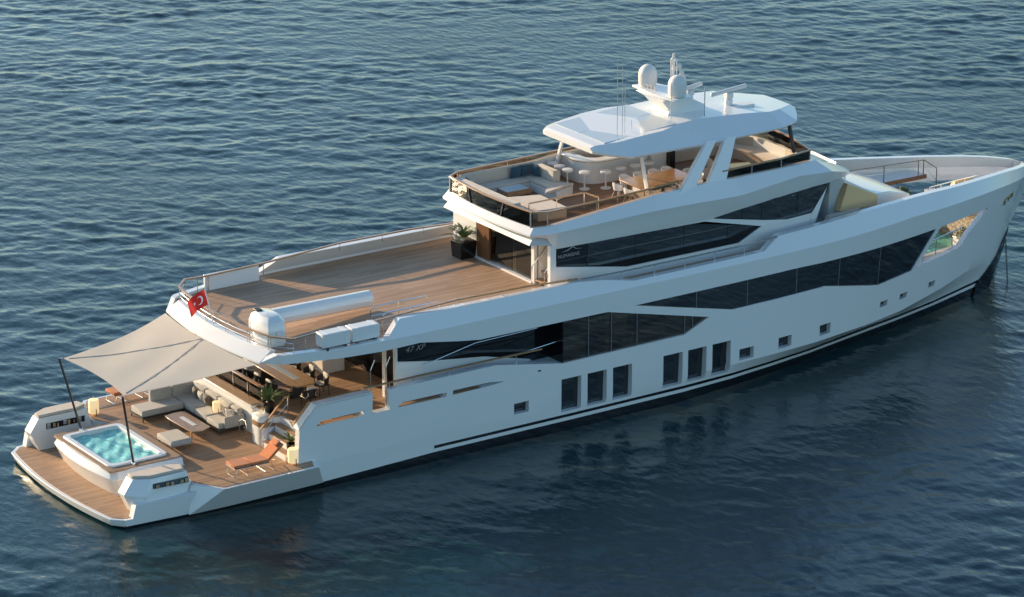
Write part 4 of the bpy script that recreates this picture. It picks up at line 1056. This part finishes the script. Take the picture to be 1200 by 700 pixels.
for sy in (1, -1):
    mb = MB(); mb.tube([(2.07, sy * 2.11, 1.76), (1.48, sy * 2.58, 4.68)], .045, 10); pl_ = mb.build('awning_pole', POLE, aw, angle=60)
    mb = MB(); mb.tube([(1.47, sy * 2.58, 4.66), (1.60, sy * 2.46, 4.69)], .02, 6); mb.build('pole_hook', STEEL, pl_)
    mb = MB(); mb.lathe([(.09, 0), (.09, .04), (.06, .1)], (2.07, sy * 2.11, 1.75), 12); mb.build('pole_foot', STEEL, pl_)

# ------------------------------------------------------------------ plants
def palm(name, label, loc, pot, nleaf, L, hgt, seed, sunlit_tufts=False):
    rnd = random.Random(seed)
    t = thing(name, label, 'potted plant', loc, 0, 'potted palms on the yacht decks')
    pot(t)
    f = MB()
    for k in range(nleaf):
        az = 2 * math.pi * k / nleaf * 2.39996 + rnd.uniform(-.3, .3); up = rnd.uniform(.6, 1.35); l = L * rnd.uniform(.75, 1.1)
        d = Vector((math.cos(az), math.sin(az), 0)); pr_ = Vector((-math.sin(az), math.cos(az), 0))
        mid = []; N = 9
        for i in range(N + 1):
            s_ = i / N
            mid.append(Vector((0, 0, hgt)) + d * (l * math.cos(up) * s_ + .25 * l * s_ * s_) + Vector((0, 0, l * math.sin(up) * s_ - .38 * l * s_ * s_)))
        # long tapering blade, folded along its spine
        wd0 = .07 * l
        o_ = len(f.v)
        for i in range(N + 1):
            s_ = i / N; ww = wd0 * (math.sin(math.pi * min(1, .12 + s_ * .88)) ** .8)
            tw = pr_ * ww
            f.v += [tuple(mid[i] - tw + Vector((0, 0, ww * .35))), tuple(mid[i]), tuple(mid[i] + tw + Vector((0, 0, ww * .35)))]
        for i in range(N):
            a = o_ + 3 * i; f.f += [(a, a + 1, a + 4, a + 3), (a + 1, a + 2, a + 5, a + 4)]
    f.build('foliage', LEAF, t, angle=60)
    if sunlit_tufts:  # pale balls imitate leaves catching the sun
        for k in range(7):
            a = rnd.uniform(0, 6.28); r_ = rnd.uniform(.12, .42)
            mb = MB(); mb.sphere((r_ * math.cos(a), r_ * math.sin(a), hgt + rnd.uniform(.05, .55)), rnd.uniform(.07, .12), 8); mb.build('sunlit_leaf_tuft', FABC, t)
    return t
def square_pot(t, w_=.32, h_=.72, m_=None):
    mb = MB(); mb.prism([(-w_, -w_), (w_, -w_), (w_, w_), (-w_, w_)], 0, h_, [(-w_ * 1.12, -w_ * 1.12), (w_ * 1.12, -w_ * 1.12), (w_ * 1.12, w_ * 1.12), (-w_ * 1.12, w_ * 1.12)]); mb.build('pot', m_ or BLACKG, t, bevel=.015)
    mb = MB(); mb.box(-w_ * 1.02, w_ * 1.02, -w_ * 1.02, w_ * 1.02, h_, h_ + .02); mb.build('soil', mat('soil', (0.03, 0.022, 0.016), .95), t)
def round_pot(t, r_=.2, h_=.4, m_=None):
    mb = MB(); mb.lathe([(r_ * .8, 0), (r_, h_), (r_ * .9, h_), (r_ * .88, h_ - .03)], n=20); mb.build('pot', m_ or BLACKG, t, angle=50)
palm('potted_palm', 'palm in a black square planter beside the upper deck sliding doors', (19.62, 2.25, UZ), lambda t: square_pot(t, .35, .7), 30, .98, .72, 3, True)
palm('potted_palm', 'palm in a dark pot on top of the rounded pillar by the stern steps', (7.95, -2.05, 2.62), lambda t: round_pot(t, .24, .4), 26, .9, .40, 4)
palm('potted_palm', 'palm in a dark pot on the deck behind the glowing lantern by the steps', (7.62, -4.28, BZ), lambda t: round_pot(t, .2, .6), 20, .62, .62, 6)
def bush(loc, label, r_, seed):
    rnd = random.Random(seed); t = thing('shrub', label, 'shrub', loc, 0, 'green bushes on the foredeck')
    f = MB()
    for k in range(420):
        v = Vector((rnd.gauss(0, 1), rnd.gauss(0, 1), rnd.gauss(0, 1))).normalized() * r_ * rnd.uniform(.5, 1) ; v.z = abs(v.z) * .9
        a = Vector((rnd.gauss(0, 1), rnd.gauss(0, 1), rnd.gauss(0, 1))).normalized() * .06; b_ = a.cross(v).normalized() * .035
        f.add([v - a, v + b_, v + a, v - b_], [(0, 1, 2, 3)])
    f.build('foliage', LEAF2, t, angle=90)
    mb = MB(); mb.box(-r_ * .8, r_ * .8, -r_ * .8, r_ * .8, -.35, .05); mb.build('planter_box', WHITE2, t, bevel=.02)
bush((39.75, -1.2, 5.55), 'low green bush in a planter at the end of the coach roof', .5, 2)
bush((43.2, -1.6, 3.2), 'dark green bush by the pebbled wall behind the bow opening', .55, 5)

# ------------------------------------------------------------------ lanterns
def lantern(label, loc, k=1.0, light=True):
    t = thing('lantern', label, 'lantern', loc, 0, 'glowing lanterns on the stern deck')
    m = MB(); m.lathe([(.2 * k, .06 * k), (.21 * k, .08 * k), (.21 * k, .56 * k), (.19 * k, .6 * k), (.12 * k, .6 * k)], n=20); m.build('lamp_shade', LAMP, t, angle=50)
    for q in range(3):
        a = 2 * math.pi * q / 3 + .5
        m = MB(); m.tube([(.225 * k * math.cos(a), .225 * k * math.sin(a), 0), (.225 * k * math.cos(a), .225 * k * math.sin(a), .26 * k)], .016 * k, 6); m.build('leg', DSTEEL, t)
    m = MB(); m.tube([(0, 0, .6 * k), (0, 0, .74 * k)], .012 * k, 6); m.build('handle', STEEL, t)
lantern('glowing cream lantern on the port side of the stern deck near the wing box', (3.62, 4.1, BZ))
lantern('glowing cream lantern on the starboard terrace in front of the small palm', (7.35, -4.85, BZ + .03))

# ------------------------------------------------------------------ stern lounge
def cushion(mb, x0, x1, y0, y1, z0, z1): return mb.box(x0, x1, y0, y1, z0, z1)
sf = thing('corner_sofa', 'grey corner sofa with long chaise on thin metal legs under the awning', 'sofa', (6.2, 1.2, BZ))
def sfb(x0, x1, y0, y1, z0, z1, nm, m_, bv=.05):
    mb = MB(); mb.box(x0 - 6.2, x1 - 6.2, y0 - 1.2, y1 - 1.2, z0 - BZ, z1 - BZ); return mb.build(nm, m_, sf, bevel=bv, seg=3)
sfb(4.72, 6.55, 2.15, 3.1, 1.70, 1.95, 'seat_cushion', FABG)
sfb(6.58, 7.45, 1.42, 3.1, 1.70, 1.95, 'seat_cushion', FABG)
sfb(6.58, 7.45, .42, 1.40, 1.70, 1.95, 'seat_cushion', FABG)
sfb(6.55, 7.45, -.62, .40, 1.70, 1.93, 'seat_cushion', FABG)
sfb(5.55, 6.5, 3.0, 3.22, 1.75, 2.38, 'back_cushion', FABG, .06)
sfb(6.52, 7.5, 3.0, 3.22, 1.75, 2.38, 'back_cushion', FABG, .06)
for y0, y1 in ((2.05, 2.98), (1.05, 2.02), (.02, 1.02), (-.6, 0)): sfb(7.4, 7.62, y0, y1, 1.75, 2.36, 'back_cushion', FABG, .06)
sfb(6.75, 7.6, -.75, -.62, 1.72, 2.18, 'armrest', FABG, .04)
for a in ((4.7, 7.6, 2.12, 3.2), (6.52, 7.62, -.7, 2.12)): sfb(a[0], a[1], a[2], a[3], 1.65, 1.70, 'sofa_frame', DSTEEL, 0)
for x, y in ((4.75, 2.18), (4.75, 3.12), (6.5, 2.16), (6.58, -.62), (7.55, -.66), (7.55, 3.1), (6.58, .8)): sfb(x - .02, x + .02, y - .02, y + .02, BZ, 1.66, 'leg', DSTEEL, 0)
def pillow(label, loc, rot, m_, sz=.42, group=None, cat='cushion'):
    mb = MB(); n_ = 8
    for sgn in (-1, 1):
        o_ = len(mb.v)
        for i in range(n_ + 1):
            for j in range(n_ + 1):
                u, v = 2 * i / n_ - 1, 2 * j / n_ - 1
                th = .11 * (max(0, (1 - u ** 4) * (1 - v ** 4))) ** .6
                pin = 1 - .06 * (1 - abs(u)) * abs(v) - .06 * (1 - abs(v)) * abs(u)
                mb.v.append((u * sz / 2 * pin, sgn * (th + .004), v * sz / 2 * pin))
        for i in range(n_):
            for j in range(n_):
                a = o_ + i * (n_ + 1) + j; mb.f.append((a, a + n_ + 1, a + n_ + 2, a + 1))
    o = mb.build('cushion', m_, None, angle=60)
    o.location = loc; o.rotation_euler = rot
    return tag(o, label, cat, group)
gp = 'throw cushions on the grey corner sofa'
pillow('dark taupe cushion leaning in the inner corner of the grey sofa', (7.22, 2.42, 2.15), (R(-14), 0, R(72)), FABT, group=gp)
pillow('beige cushion next to the sofa corner, behind a taupe one', (7.24, 1.95, 2.14), (R(-14), 0, R(95)), FABC, .4, group=gp)
pillow('dark taupe cushion in the middle of the grey sofa back', (7.2, 1.5, 2.14), (R(-16), 0, R(80)), FABT, .4, group=gp)
pillow('dark taupe cushion close to the sofa armrest', (7.2, -.05, 2.14), (R(-16), 0, R(88)), FABT, .38, group=gp)
pillow('cream cushion squeezed against the sofa armrest', (7.18, -.38, 2.14), (R(-14), 0, R(112)), FABC, .42, group=gp)
lantern('small glowing lantern standing on the corner sofa seat', (7.1, .55, 1.95), .72)
ct = thing('coffee_table', 'low brown hexagonal coffee table with a pale inlay before the corner sofa', 'coffee table', (5.82, .5, BZ))
m = MB(); m.prism([(-.46, 1.02), (-.5, .6), (-.44, -1.1), (-.05, -1.22), (.42, -1.0), (.42, 1.06), (0, 1.12)], .32, .37); m.build('table_top', TABLEW, ct, bevel=.01)
m = MB(); m.box(-.09, .09, -.55, .55, .371, .378); m.build('inlay', mat('pale_inlay', (0.72, 0.76, 0.78), .15), ct)
for x, y in ((-.33, .8), (.3, .8), (-.33, -.85), (.3, -.8)):
    m = MB(); m.box(x - .025, x + .025, y - .025, y + .025, 0, .32); m.build('leg', BRASS, ct)
ot = thing('ottoman', 'square grey upholstered ottoman between hot tub and coffee table', 'ottoman', (4.62, -.62, BZ))
m = MB(); m.box(-.46, .46, -.62, .62, .16, .40); m.build('seat', FABG, ot, bevel=.08, seg=3)
for x, y in ((-.38, .52), (.38, .52), (-.38, -.52), (.38, -.52)):
    m = MB(); m.box(x - .02, x + .02, y - .02, y + .02, 0, .17); m.build('leg', BRASS, ot)
m = MB(); m.tube([(7.15, -1.15, BZ), (7.15, -1.15, BZ + .62), (7.2, -1.3, BZ + .72), (7.2, -1.55, BZ + .72), (7.15, -1.68, BZ + .62), (7.15, -1.68, BZ)], .022); m.build('deck_hoop', STEEL, Y_)

def lounger(label, loc, rz_):
    t = thing('sun_lounger', label, 'sun lounger', loc, rz_, 'terracotta sun loungers'); t.scale = (1.18, 1.1, 1.12)
    for a, b in ((.0, .6), (.62, 1.22)):
        m = MB(); m.box(a, b, -.33, .33, .34, .43); m.build('seat_cushion', ORANGE, t, bevel=.03)
    m = MB(); m.box(0, .72, -.33, .33, 0, .09); m.xf(Matrix.Translation((1.24, 0, .35)) @ Matrix.Rotation(R(-42), 4, 'Y')); m.build('back_cushion', ORANGE, t, bevel=.03)
    m = MB(); m.box(.5, .72, -.24, .24, .09, .17); m.xf(Matrix.Translation((1.24, 0, .35)) @ Matrix.Rotation(R(-42), 4, 'Y')); m.build('head_pillow', ORANGE, t, bevel=.04)
    m = MB(); m.box(0, 1.24, -.34, .34, .31, .338); m.build('frame', STEEL, t)
    for x, dx in ((.12, -.1), (.42, .06), (1.15, -.06), (1.42, .1)):
        if x == 1.42: x = 1.3
        m = MB(); m.tube([(x, -.32, .31), (x + dx, -.32, .015), (x + dx, .32, .015), (x, .32, .31)], .014, 6); m.build('leg', STEEL, t)
    m = MB(); m.tube([(1.25, .28, .33), (1.72, .28, .1)], .014, 6); m.build('back_strut', STEEL, t)
lounger('terracotta sun lounger on the starboard terrace near the lantern', (4.78, -4.62, BZ + .02), R(-2))
lounger('terracotta sun lounger on the port terrace, half hidden by the awning', (4.72, 4.86, BZ + .02), R(3))

# ------------------------------------------------------------------ dining on the main deck
dt = thing('dining_table', 'long wooden dining table with pale runner under the upper deck overhang', 'dining table', (9.62, -.1, MZ))
m = MB(); m.prism([(-.45, -2.0), (.3, -2.05), (.55, -1.6), (.6, 1.6), (.4, 2.0), (-.55, 2.0), (-.62, -1.6)], .70, .76); m.build('table_top', TABLEW, dt, bevel=.012)
m = MB(); m.box(-.12, .12, -1.3, 1.3, .761, .768); m.build('runner', mat('sky_tinted_runner', (0.30, 0.36, 0.42), .3), dt)  # blue of the reflected sky is put into the runner's colour
for y in (-1.2, 1.2):
    m = MB(); m.prism([(-.3, y - .1), (.3, y - .1), (.3, y + .1), (-.3, y + .1)], 0, .7, [(-.18, y - .06), (.18, y - .06), (.18, y + .06), (-.18, y + .06)]); m.build('leg', BLACKP, dt)
def dining_chair():
    t = thing('dining_chair', '', 'chair', (0, 0, 0), 0, 'black dining chairs around the main deck table')
    m = MB(); m.box(-.25, .25, -.25, .25, .40, .45); m.build('seat', BLACKP, t, bevel=.03)
    m = MB(); m.box(-.22, .22, -.22, .22, .452, .52); m.build('seat_cushion', FABC, t, bevel=.03)
    m = MB(); n_ = 10
    rg = []
    for z, rr in ((.46, .27), (.70, .29)):
        rg.append([(-.02 - rr * math.cos(R(-100 + 200 * k / n_)), rr * math.sin(R(-100 + 200 * k / n_)), z + (.1 if z > .5 else 0) * math.cos(R(-100 + 200 * k / n_))) for k in range(n_ + 1)] + [(-.02 - (rr - .03) * math.cos(R(100 - 200 * k / n_)), (rr - .03) * math.sin(R(100 - 200 * k / n_)), z + (.1 if z > .5 else 0) * math.cos(R(100 - 200 * k / n_))) for k in range(n_ + 1)])
    m.loft(rg); m.build('backrest', BLACKP, t, angle=50)
    m = MB(); m.box(-.25, -.17, -.19, .19, .5, .86); m.build('back_cushion', FABC, t, bevel=.035)
    for x in (-.22, .22):
        for y in (-.22, .22):
            m = MB(); m.tube([(x * .85, y * .85, .42), (x, y, 0)], .015, 6); m.build('leg', BLACKP, t)
    return t
ch0 = dining_chair()
spots = [(8.72, 1.55, 0, 'aft side, farthest to port under the overhang'), (8.72, .75, 0, 'aft side, second from the port end'), (8.74, -.15, 0, 'aft side, third from the port end'), (8.74, -1.05, 0, 'aft side, nearest the potted palm'),
         (9.45, -2.5, R(90), 'head of the table at the starboard end'), (10.55, -1.6, R(180), 'forward side, nearest the starboard bulwark'), (10.55, -.55, R(180), 'forward side, second from starboard'), (10.55, .5, R(180), 'forward side, third from starboard')]
for i, (x, y, a, d) in enumerate(spots):
    lab = 'black dining chair with cream cushions on the ' + d if 'head' not in d else 'black dining chair with cream cushions at the ' + d
    if i == 0: ch0.location = (x, y, MZ); ch0.rotation_euler = (0, 0, a); ch0['label'] = lab
    else: dup(ch0, (x, y, MZ), a, lab)

# ------------------------------------------------------------------ sun deck furniture
sl_ = thing('lounge_sofa', 'cream built-in corner sofa with grey base on the aft sun deck', 'sofa', (21.5, 2.0, SZ))
def slb(pts, z0, z1, nm, m_, bv=.03):
    mb = MB(); mb.prism([(x - 21.5, y - 2.0) for x, y in pts], z0 - SZ, z1 - SZ); return mb.build(nm, m_, sl_, bevel=bv)
slb([(19.75, 2.95), (19.75, -.9), (20.55, -.9), (20.55, 2.35), (22.9, 2.35), (22.9, 1.15), (23.0, .5), (24.1, .95), (23.8, 2.95)], SZ, 8.12, 'sofa_base', WHITE2, .02)
slb([(20.0, 2.95), (20.0, -.85), (20.6, -.85), (20.6, 2.3), (22.88, 2.3), (22.88, 2.95)], 8.12, 8.24, 'seat_cushion', FABB)
slb([(22.9, 2.95), (22.9, 1.1), (22.35, .42), (24.15, .95), (23.5, 1.6), (23.5, 2.95)], 8.12, 8.24, 'seat_cushion', FABB)
slb([(19.62, 3.0), (19.62, -1.4), (19.98, -1.4), (19.98, 2.75), (20.3, 2.98)], 8.1, 8.7, 'backrest', FABB, .05)
slb([(20.0, 3.18), (20.0, 2.98), (23.75, 3.02), (23.75, 3.22)], 8.1, 8.72, 'backrest', FABB, .04)
slb([(23.52, 3.15), (23.52, 1.5), (23.78, 1.45), (23.78, 3.15)], 8.1, 8.70, 'backrest', FABB, .04)
sp = thing('sun_pad', 'cream upholstered sun pad on the starboard side of the aft sun deck', 'sun pad', (21.3, -.5, SZ))
m = MB(); m.prism([(-.55, 1.3), (.75, .85), (.7, -1.15), (-.55, -.95)], 0, .36); m.build('pad_base', WHITE2, sp, bevel=.02)
m = MB(); m.prism([(-.57, 1.3), (.77, .85), (.72, -1.17), (-.57, -.97)], .361, .47); m.build('pad_cushion', FABB, sp, bevel=.04)
gc = 'navy cushions on the sun deck sofa'
pillow('navy cushion in the aft port corner of the sun deck sofa, nearest the rail corner', (20.12, 2.7, 8.45), (R(-14), 0, R(60)), FABBL, .44, gc)
pillow('navy cushion standing just starboard of the corner one on the sun deck sofa', (20.12, 2.25, 8.45), (R(-14), 0, R(88)), FABBL, .44, gc)
pillow('navy cushion on the port backrest of the sun deck sofa, aft one of three', (22.55, 2.84, 8.47), (R(12), 0, R(2)), FABBL, .5, gc)
pillow('navy cushion on the port backrest of the sun deck sofa, middle one of three', (23.0, 2.84, 8.49), (R(12), 0, R(-10)), FABBL, .5, gc)
pillow('navy cushion in the forward corner of the sun deck sofa, close to the bar', (23.38, 2.6, 8.47), (R(12), 0, R(-80)), FABBL, .48, gc)
st_ = thing('coffee_table', 'low wooden coffee table with pale glass top inside the sun deck sofa', 'coffee table', (21.9, 1.95, SZ))
m = MB(); m.box(-.6, .6, -.36, .36, .12, .36); m.build('table_body', VARN, st_, bevel=.015)
m = MB(); m.box(-.58, .5, -.34, .34, .361, .375); m.build('table_top', mat('pale_glass_top', (0.62, 0.72, 0.76), .06), st_)
m = MB(); m.box(-.5, .5, -.3, .3, 0, .12); m.build('plinth', BLACKP, st_)

# bar
br = thing('bar_counter', 'white curved bar counter with teak work top under the hardtop', 'bar', (26.3, 2.4, SZ))
def barp(pts, z0, z1, nm, m_, bv=.0):
    mb = MB(); mb.prism([(x - 26.3, y - 2.4) for x, y in pts], z0 - SZ, z1 - SZ); return mb.build(nm, m_, br, bevel=bv, angle=40)
def arc(cx, cy, r_, a0, a1, n_=8): return [(cx + r_ * math.cos(R(a0 + (a1 - a0) * k / n_)), cy + r_ * math.sin(R(a0 + (a1 - a0) * k / n_))) for k in range(n_ + 1)]
outer = [(25.15, 3.25)] + arc(26.0, 2.35, .85, 180, 270) + [(28.2, 1.42)]
inner = [(28.2, 2.0)] + arc(26.15, 2.5, .5, 270, 180) + [(25.65, 3.25)]
barp(outer + inner, SZ, 8.74, 'bar_front', WHITE)
o2 = [(25.0, 3.25)] + arc(26.0, 2.35, 1.0, 180, 270) + [(28.2, 1.28)]; i2 = [(28.2, 1.62)] + arc(26.1, 2.45, .75, 270, 180) + [(25.32, 3.25)]
barp(o2 + i2, 8.745, 8.81, 'bar_top', WHITE2, .012)
o3 = [(25.02, 3.25)] + arc(26.0, 2.35, .98, 180, 270) + [(28.2, 1.3)]
barp(o3 + i2, 8.715, 8.744, 'bar_edge', BRASS)
barp([(28.2, 1.63)] + arc(26.1, 2.45, .74, 270, 180) + [(25.36, 3.25), (25.9, 3.25)] + arc(26.3, 2.65, .4, 180, 270) + [(28.2, 2.2)], 8.60, 8.66, 'work_top', TEAKX)
barp([(27.0, 2.3), (27.6, 2.3), (27.6, 2.75), (27.0, 2.75)], 8.0, 8.7, 'sink_unit', DSTEEL)
barp([(28.25, 1.2), (29.0, 1.2), (29.0, 3.2), (28.25, 3.2)], SZ, 9.6, 'back_cabinet', WHITE2)
barp([(29.02, 1.0), (29.3, 1.0), (29.3, 3.2), (29.02, 3.2)], SZ, 10.0, 'dark_screen', BLACKG)
def stool():
    t = thing('bar_stool', '', 'bar stool', (0, 0, 0), 0, 'white bar stools along the sun deck bar')
    m = MB(); m.lathe([(.22, 0), (.22, .02), (.05, .045)], n=18); m.build('base', WHITEP, t, angle=50)
    m = MB(); m.tube([(0, 0, .04), (0, 0, .62)], .032, 10); m.build('stem', WHITEP, t)
    m = MB(); m.lathe([(.08, .6), (.2, .64), (.235, .70), (.225, .75), (.12, .77), (0, .765)], n=18); m.build('seat', WHITEP, t, angle=60)
    return t
s0 = stool()
sps = [(24.5, 3.05, 'farthest aft, beside the port rail'), (24.5, 2.5, 'second from the port rail'), (24.48, 1.9, 'third from the port rail, beside the sofa back'), (24.86, 1.22, 'at the rounded corner of the bar'),
       (25.66, .84, 'first along the starboard face of the bar'), (26.45, .88, 'second along the starboard face of the bar'), (27.15, .86, 'third along the starboard face of the bar'), (27.85, .86, 'farthest forward beside the cabinet')]
for i, (x, y, d) in enumerate(sps):
    lab = 'white round bar stool ' + d
    if i == 0: s0.location = (x, y, SZ); s0['label'] = lab
    else: dup(s0, (x, y, SZ), 0, lab)
d2 = thing('dining_table', 'long varnished dining table under the hardtop of the sun deck', 'dining table', (26.77, -1.25, SZ))
m = MB(); m.box(-1.42, 1.42, -.75, .75, .70, .76); m.build('table_top', VARN, d2, bevel=.01)
for x in (-.9, .9):
    m = MB(); m.box(x - .08, x + .08, -.4, .4, 0, .70); m.build('leg', WHITEP, d2, bevel=.02)
def deck_chair():
    t = thing('dining_chair', '', 'chair', (0, 0, 0), 0, 'white dining chairs around the sun deck table')
    m = MB(); m.lathe([(.12, .42), (.22, .44), (.235, .47), (.2, .485), (0, .48)], n=16); m.build('seat', WHITEP, t, angle=60)
    m = MB(); rg = []
    for z, rr in ((.46, .22), (.57, .26), (.68, .275)):
        rg.append([(-rr * math.cos(R(-88 + 176 * k / 10)), rr * math.sin(R(-88 + 176 * k / 10)), z + .1 * (z - .46) / .3 * math.cos(R(-88 + 176 * k / 10))) for k in range(11)] + [(-(rr - .025) * math.cos(R(88 - 176 * k / 10)), (rr - .025) * math.sin(R(88 - 176 * k / 10)), z + .1 * (z - .46) / .3 * math.cos(R(88 - 176 * k / 10))) for k in range(11)])
    m.loft(rg); m.build('backrest', WHITEP, t, angle=50)
    for x in (-.2, .2):
        for y in (-.2, .2):
            m = MB(); m.tube([(x * .6, y * .6, .43), (x * 1.15, y * 1.15, 0)], .014, 6); m.build('leg', WHITEP, t)
    return t
c0 = deck_chair()
cs = [(25.15, -.8, 0, 'at the aft end of the sun deck table, port one'), (25.1, -1.65, 0, 'at the aft end of the sun deck table, starboard one')]
for k, x in enumerate((25.9, 26.6, 27.35, 28.0)): cs.append((x, -.22, R(-90), 'on the bar side of the sun deck table, %s from aft' % ('first', 'second', 'third', 'fourth')[k]))
for k, x in enumerate((25.85, 26.6, 27.3, 27.95)): cs.append((x, -2.28, R(90), 'on the rail side of the sun deck table, %s from aft' % ('first', 'second', 'third', 'fourth')[k]))
cs += [(28.5, -.85, R(180), 'at the forward end of the sun deck table, port one'), (28.5, -1.6, R(180), 'at the forward end of the sun deck table, starboard one')]
for i, (x, y, a, d) in enumerate(cs):
    lab = 'white shell chair ' + d
    if i == 0: c0.location = (x, y, SZ); c0.rotation_euler = (0, 0, a); c0['label'] = lab
    else: dup(c0, (x, y, SZ), a, lab)
# forward lounge behind the windscreen
fs_ = thing('lounge_sofa', 'pale built-in sofa along the windscreen at the front of the sun deck', 'sofa', (32.3, 0, SZ))
m = MB(); m.prism([(-2.2, 2.9), (.6, 2.75), (1.2, 1.2), (1.3, -.4), (1.0, -2.2), (.4, -2.2), (.55, -.5), (.4, 1.0), (0, 2.1), (-2.2, 2.2)], 0, .45); m.build('seat', FABB, fs_, bevel=.03)
m = MB(); m.prism([(-2.2, 3.1), (.7, 2.95), (1.4, 1.2), (1.5, -.4), (1.2, -2.3), (1.0, -2.25), (1.3, -.4), (1.2, 1.15), (.6, 2.75), (-2.2, 2.9)], .1, .85); m.build('backrest', FABB, fs_, bevel=.03)
ft = thing('lounge_table', 'low pale green table in the forward lounge of the sun deck', 'table', (31.2, -.9, SZ))
m = MB(); m.prism([(-.7, -.5), (.5, -.7), (.7, .3), (-.4, .6)], .38, .45); m.build('table_top', GREENT, ft, bevel=.01)
m = MB(); m.prism([(-.3, -.25), (.25, -.3), (.3, .15), (-.2, .3)], 0, .38); m.build('pedestal', DARKW, ft)
ar = thing('armchair', 'cream armchair behind the slanted hardtop struts', 'armchair', (29.7, -.4, SZ), R(160))
m = MB(); m.box(-.35, .35, -.35, .35, .12, .45); m.build('seat', FABB, ar, bevel=.05)
m = MB(); m.box(-.38, -.24, -.38, .38, .3, .85); m.build('backrest', FABC, ar, bevel=.05)
for y in (-.36, .36):
    m = MB(); m.box(-.35, .3, y - .06, y + .06, .12, .6); m.build('armrest', FABC, ar, bevel=.04)
hs = thing('helm_console', 'wooden cabinet at the rail beside the slanted struts', 'cabinet', (28.9, -2.9, SZ))
m = MB(); m.box(-.4, .5, -.25, .3, 0, .9); m.build('cabinet_body', TABLEW, hs, bevel=.02)
m = MB(); m.box(-.42, .52, -.27, .32, .901, .93); m.build('cabinet_top', VARN, hs, bevel=.01)
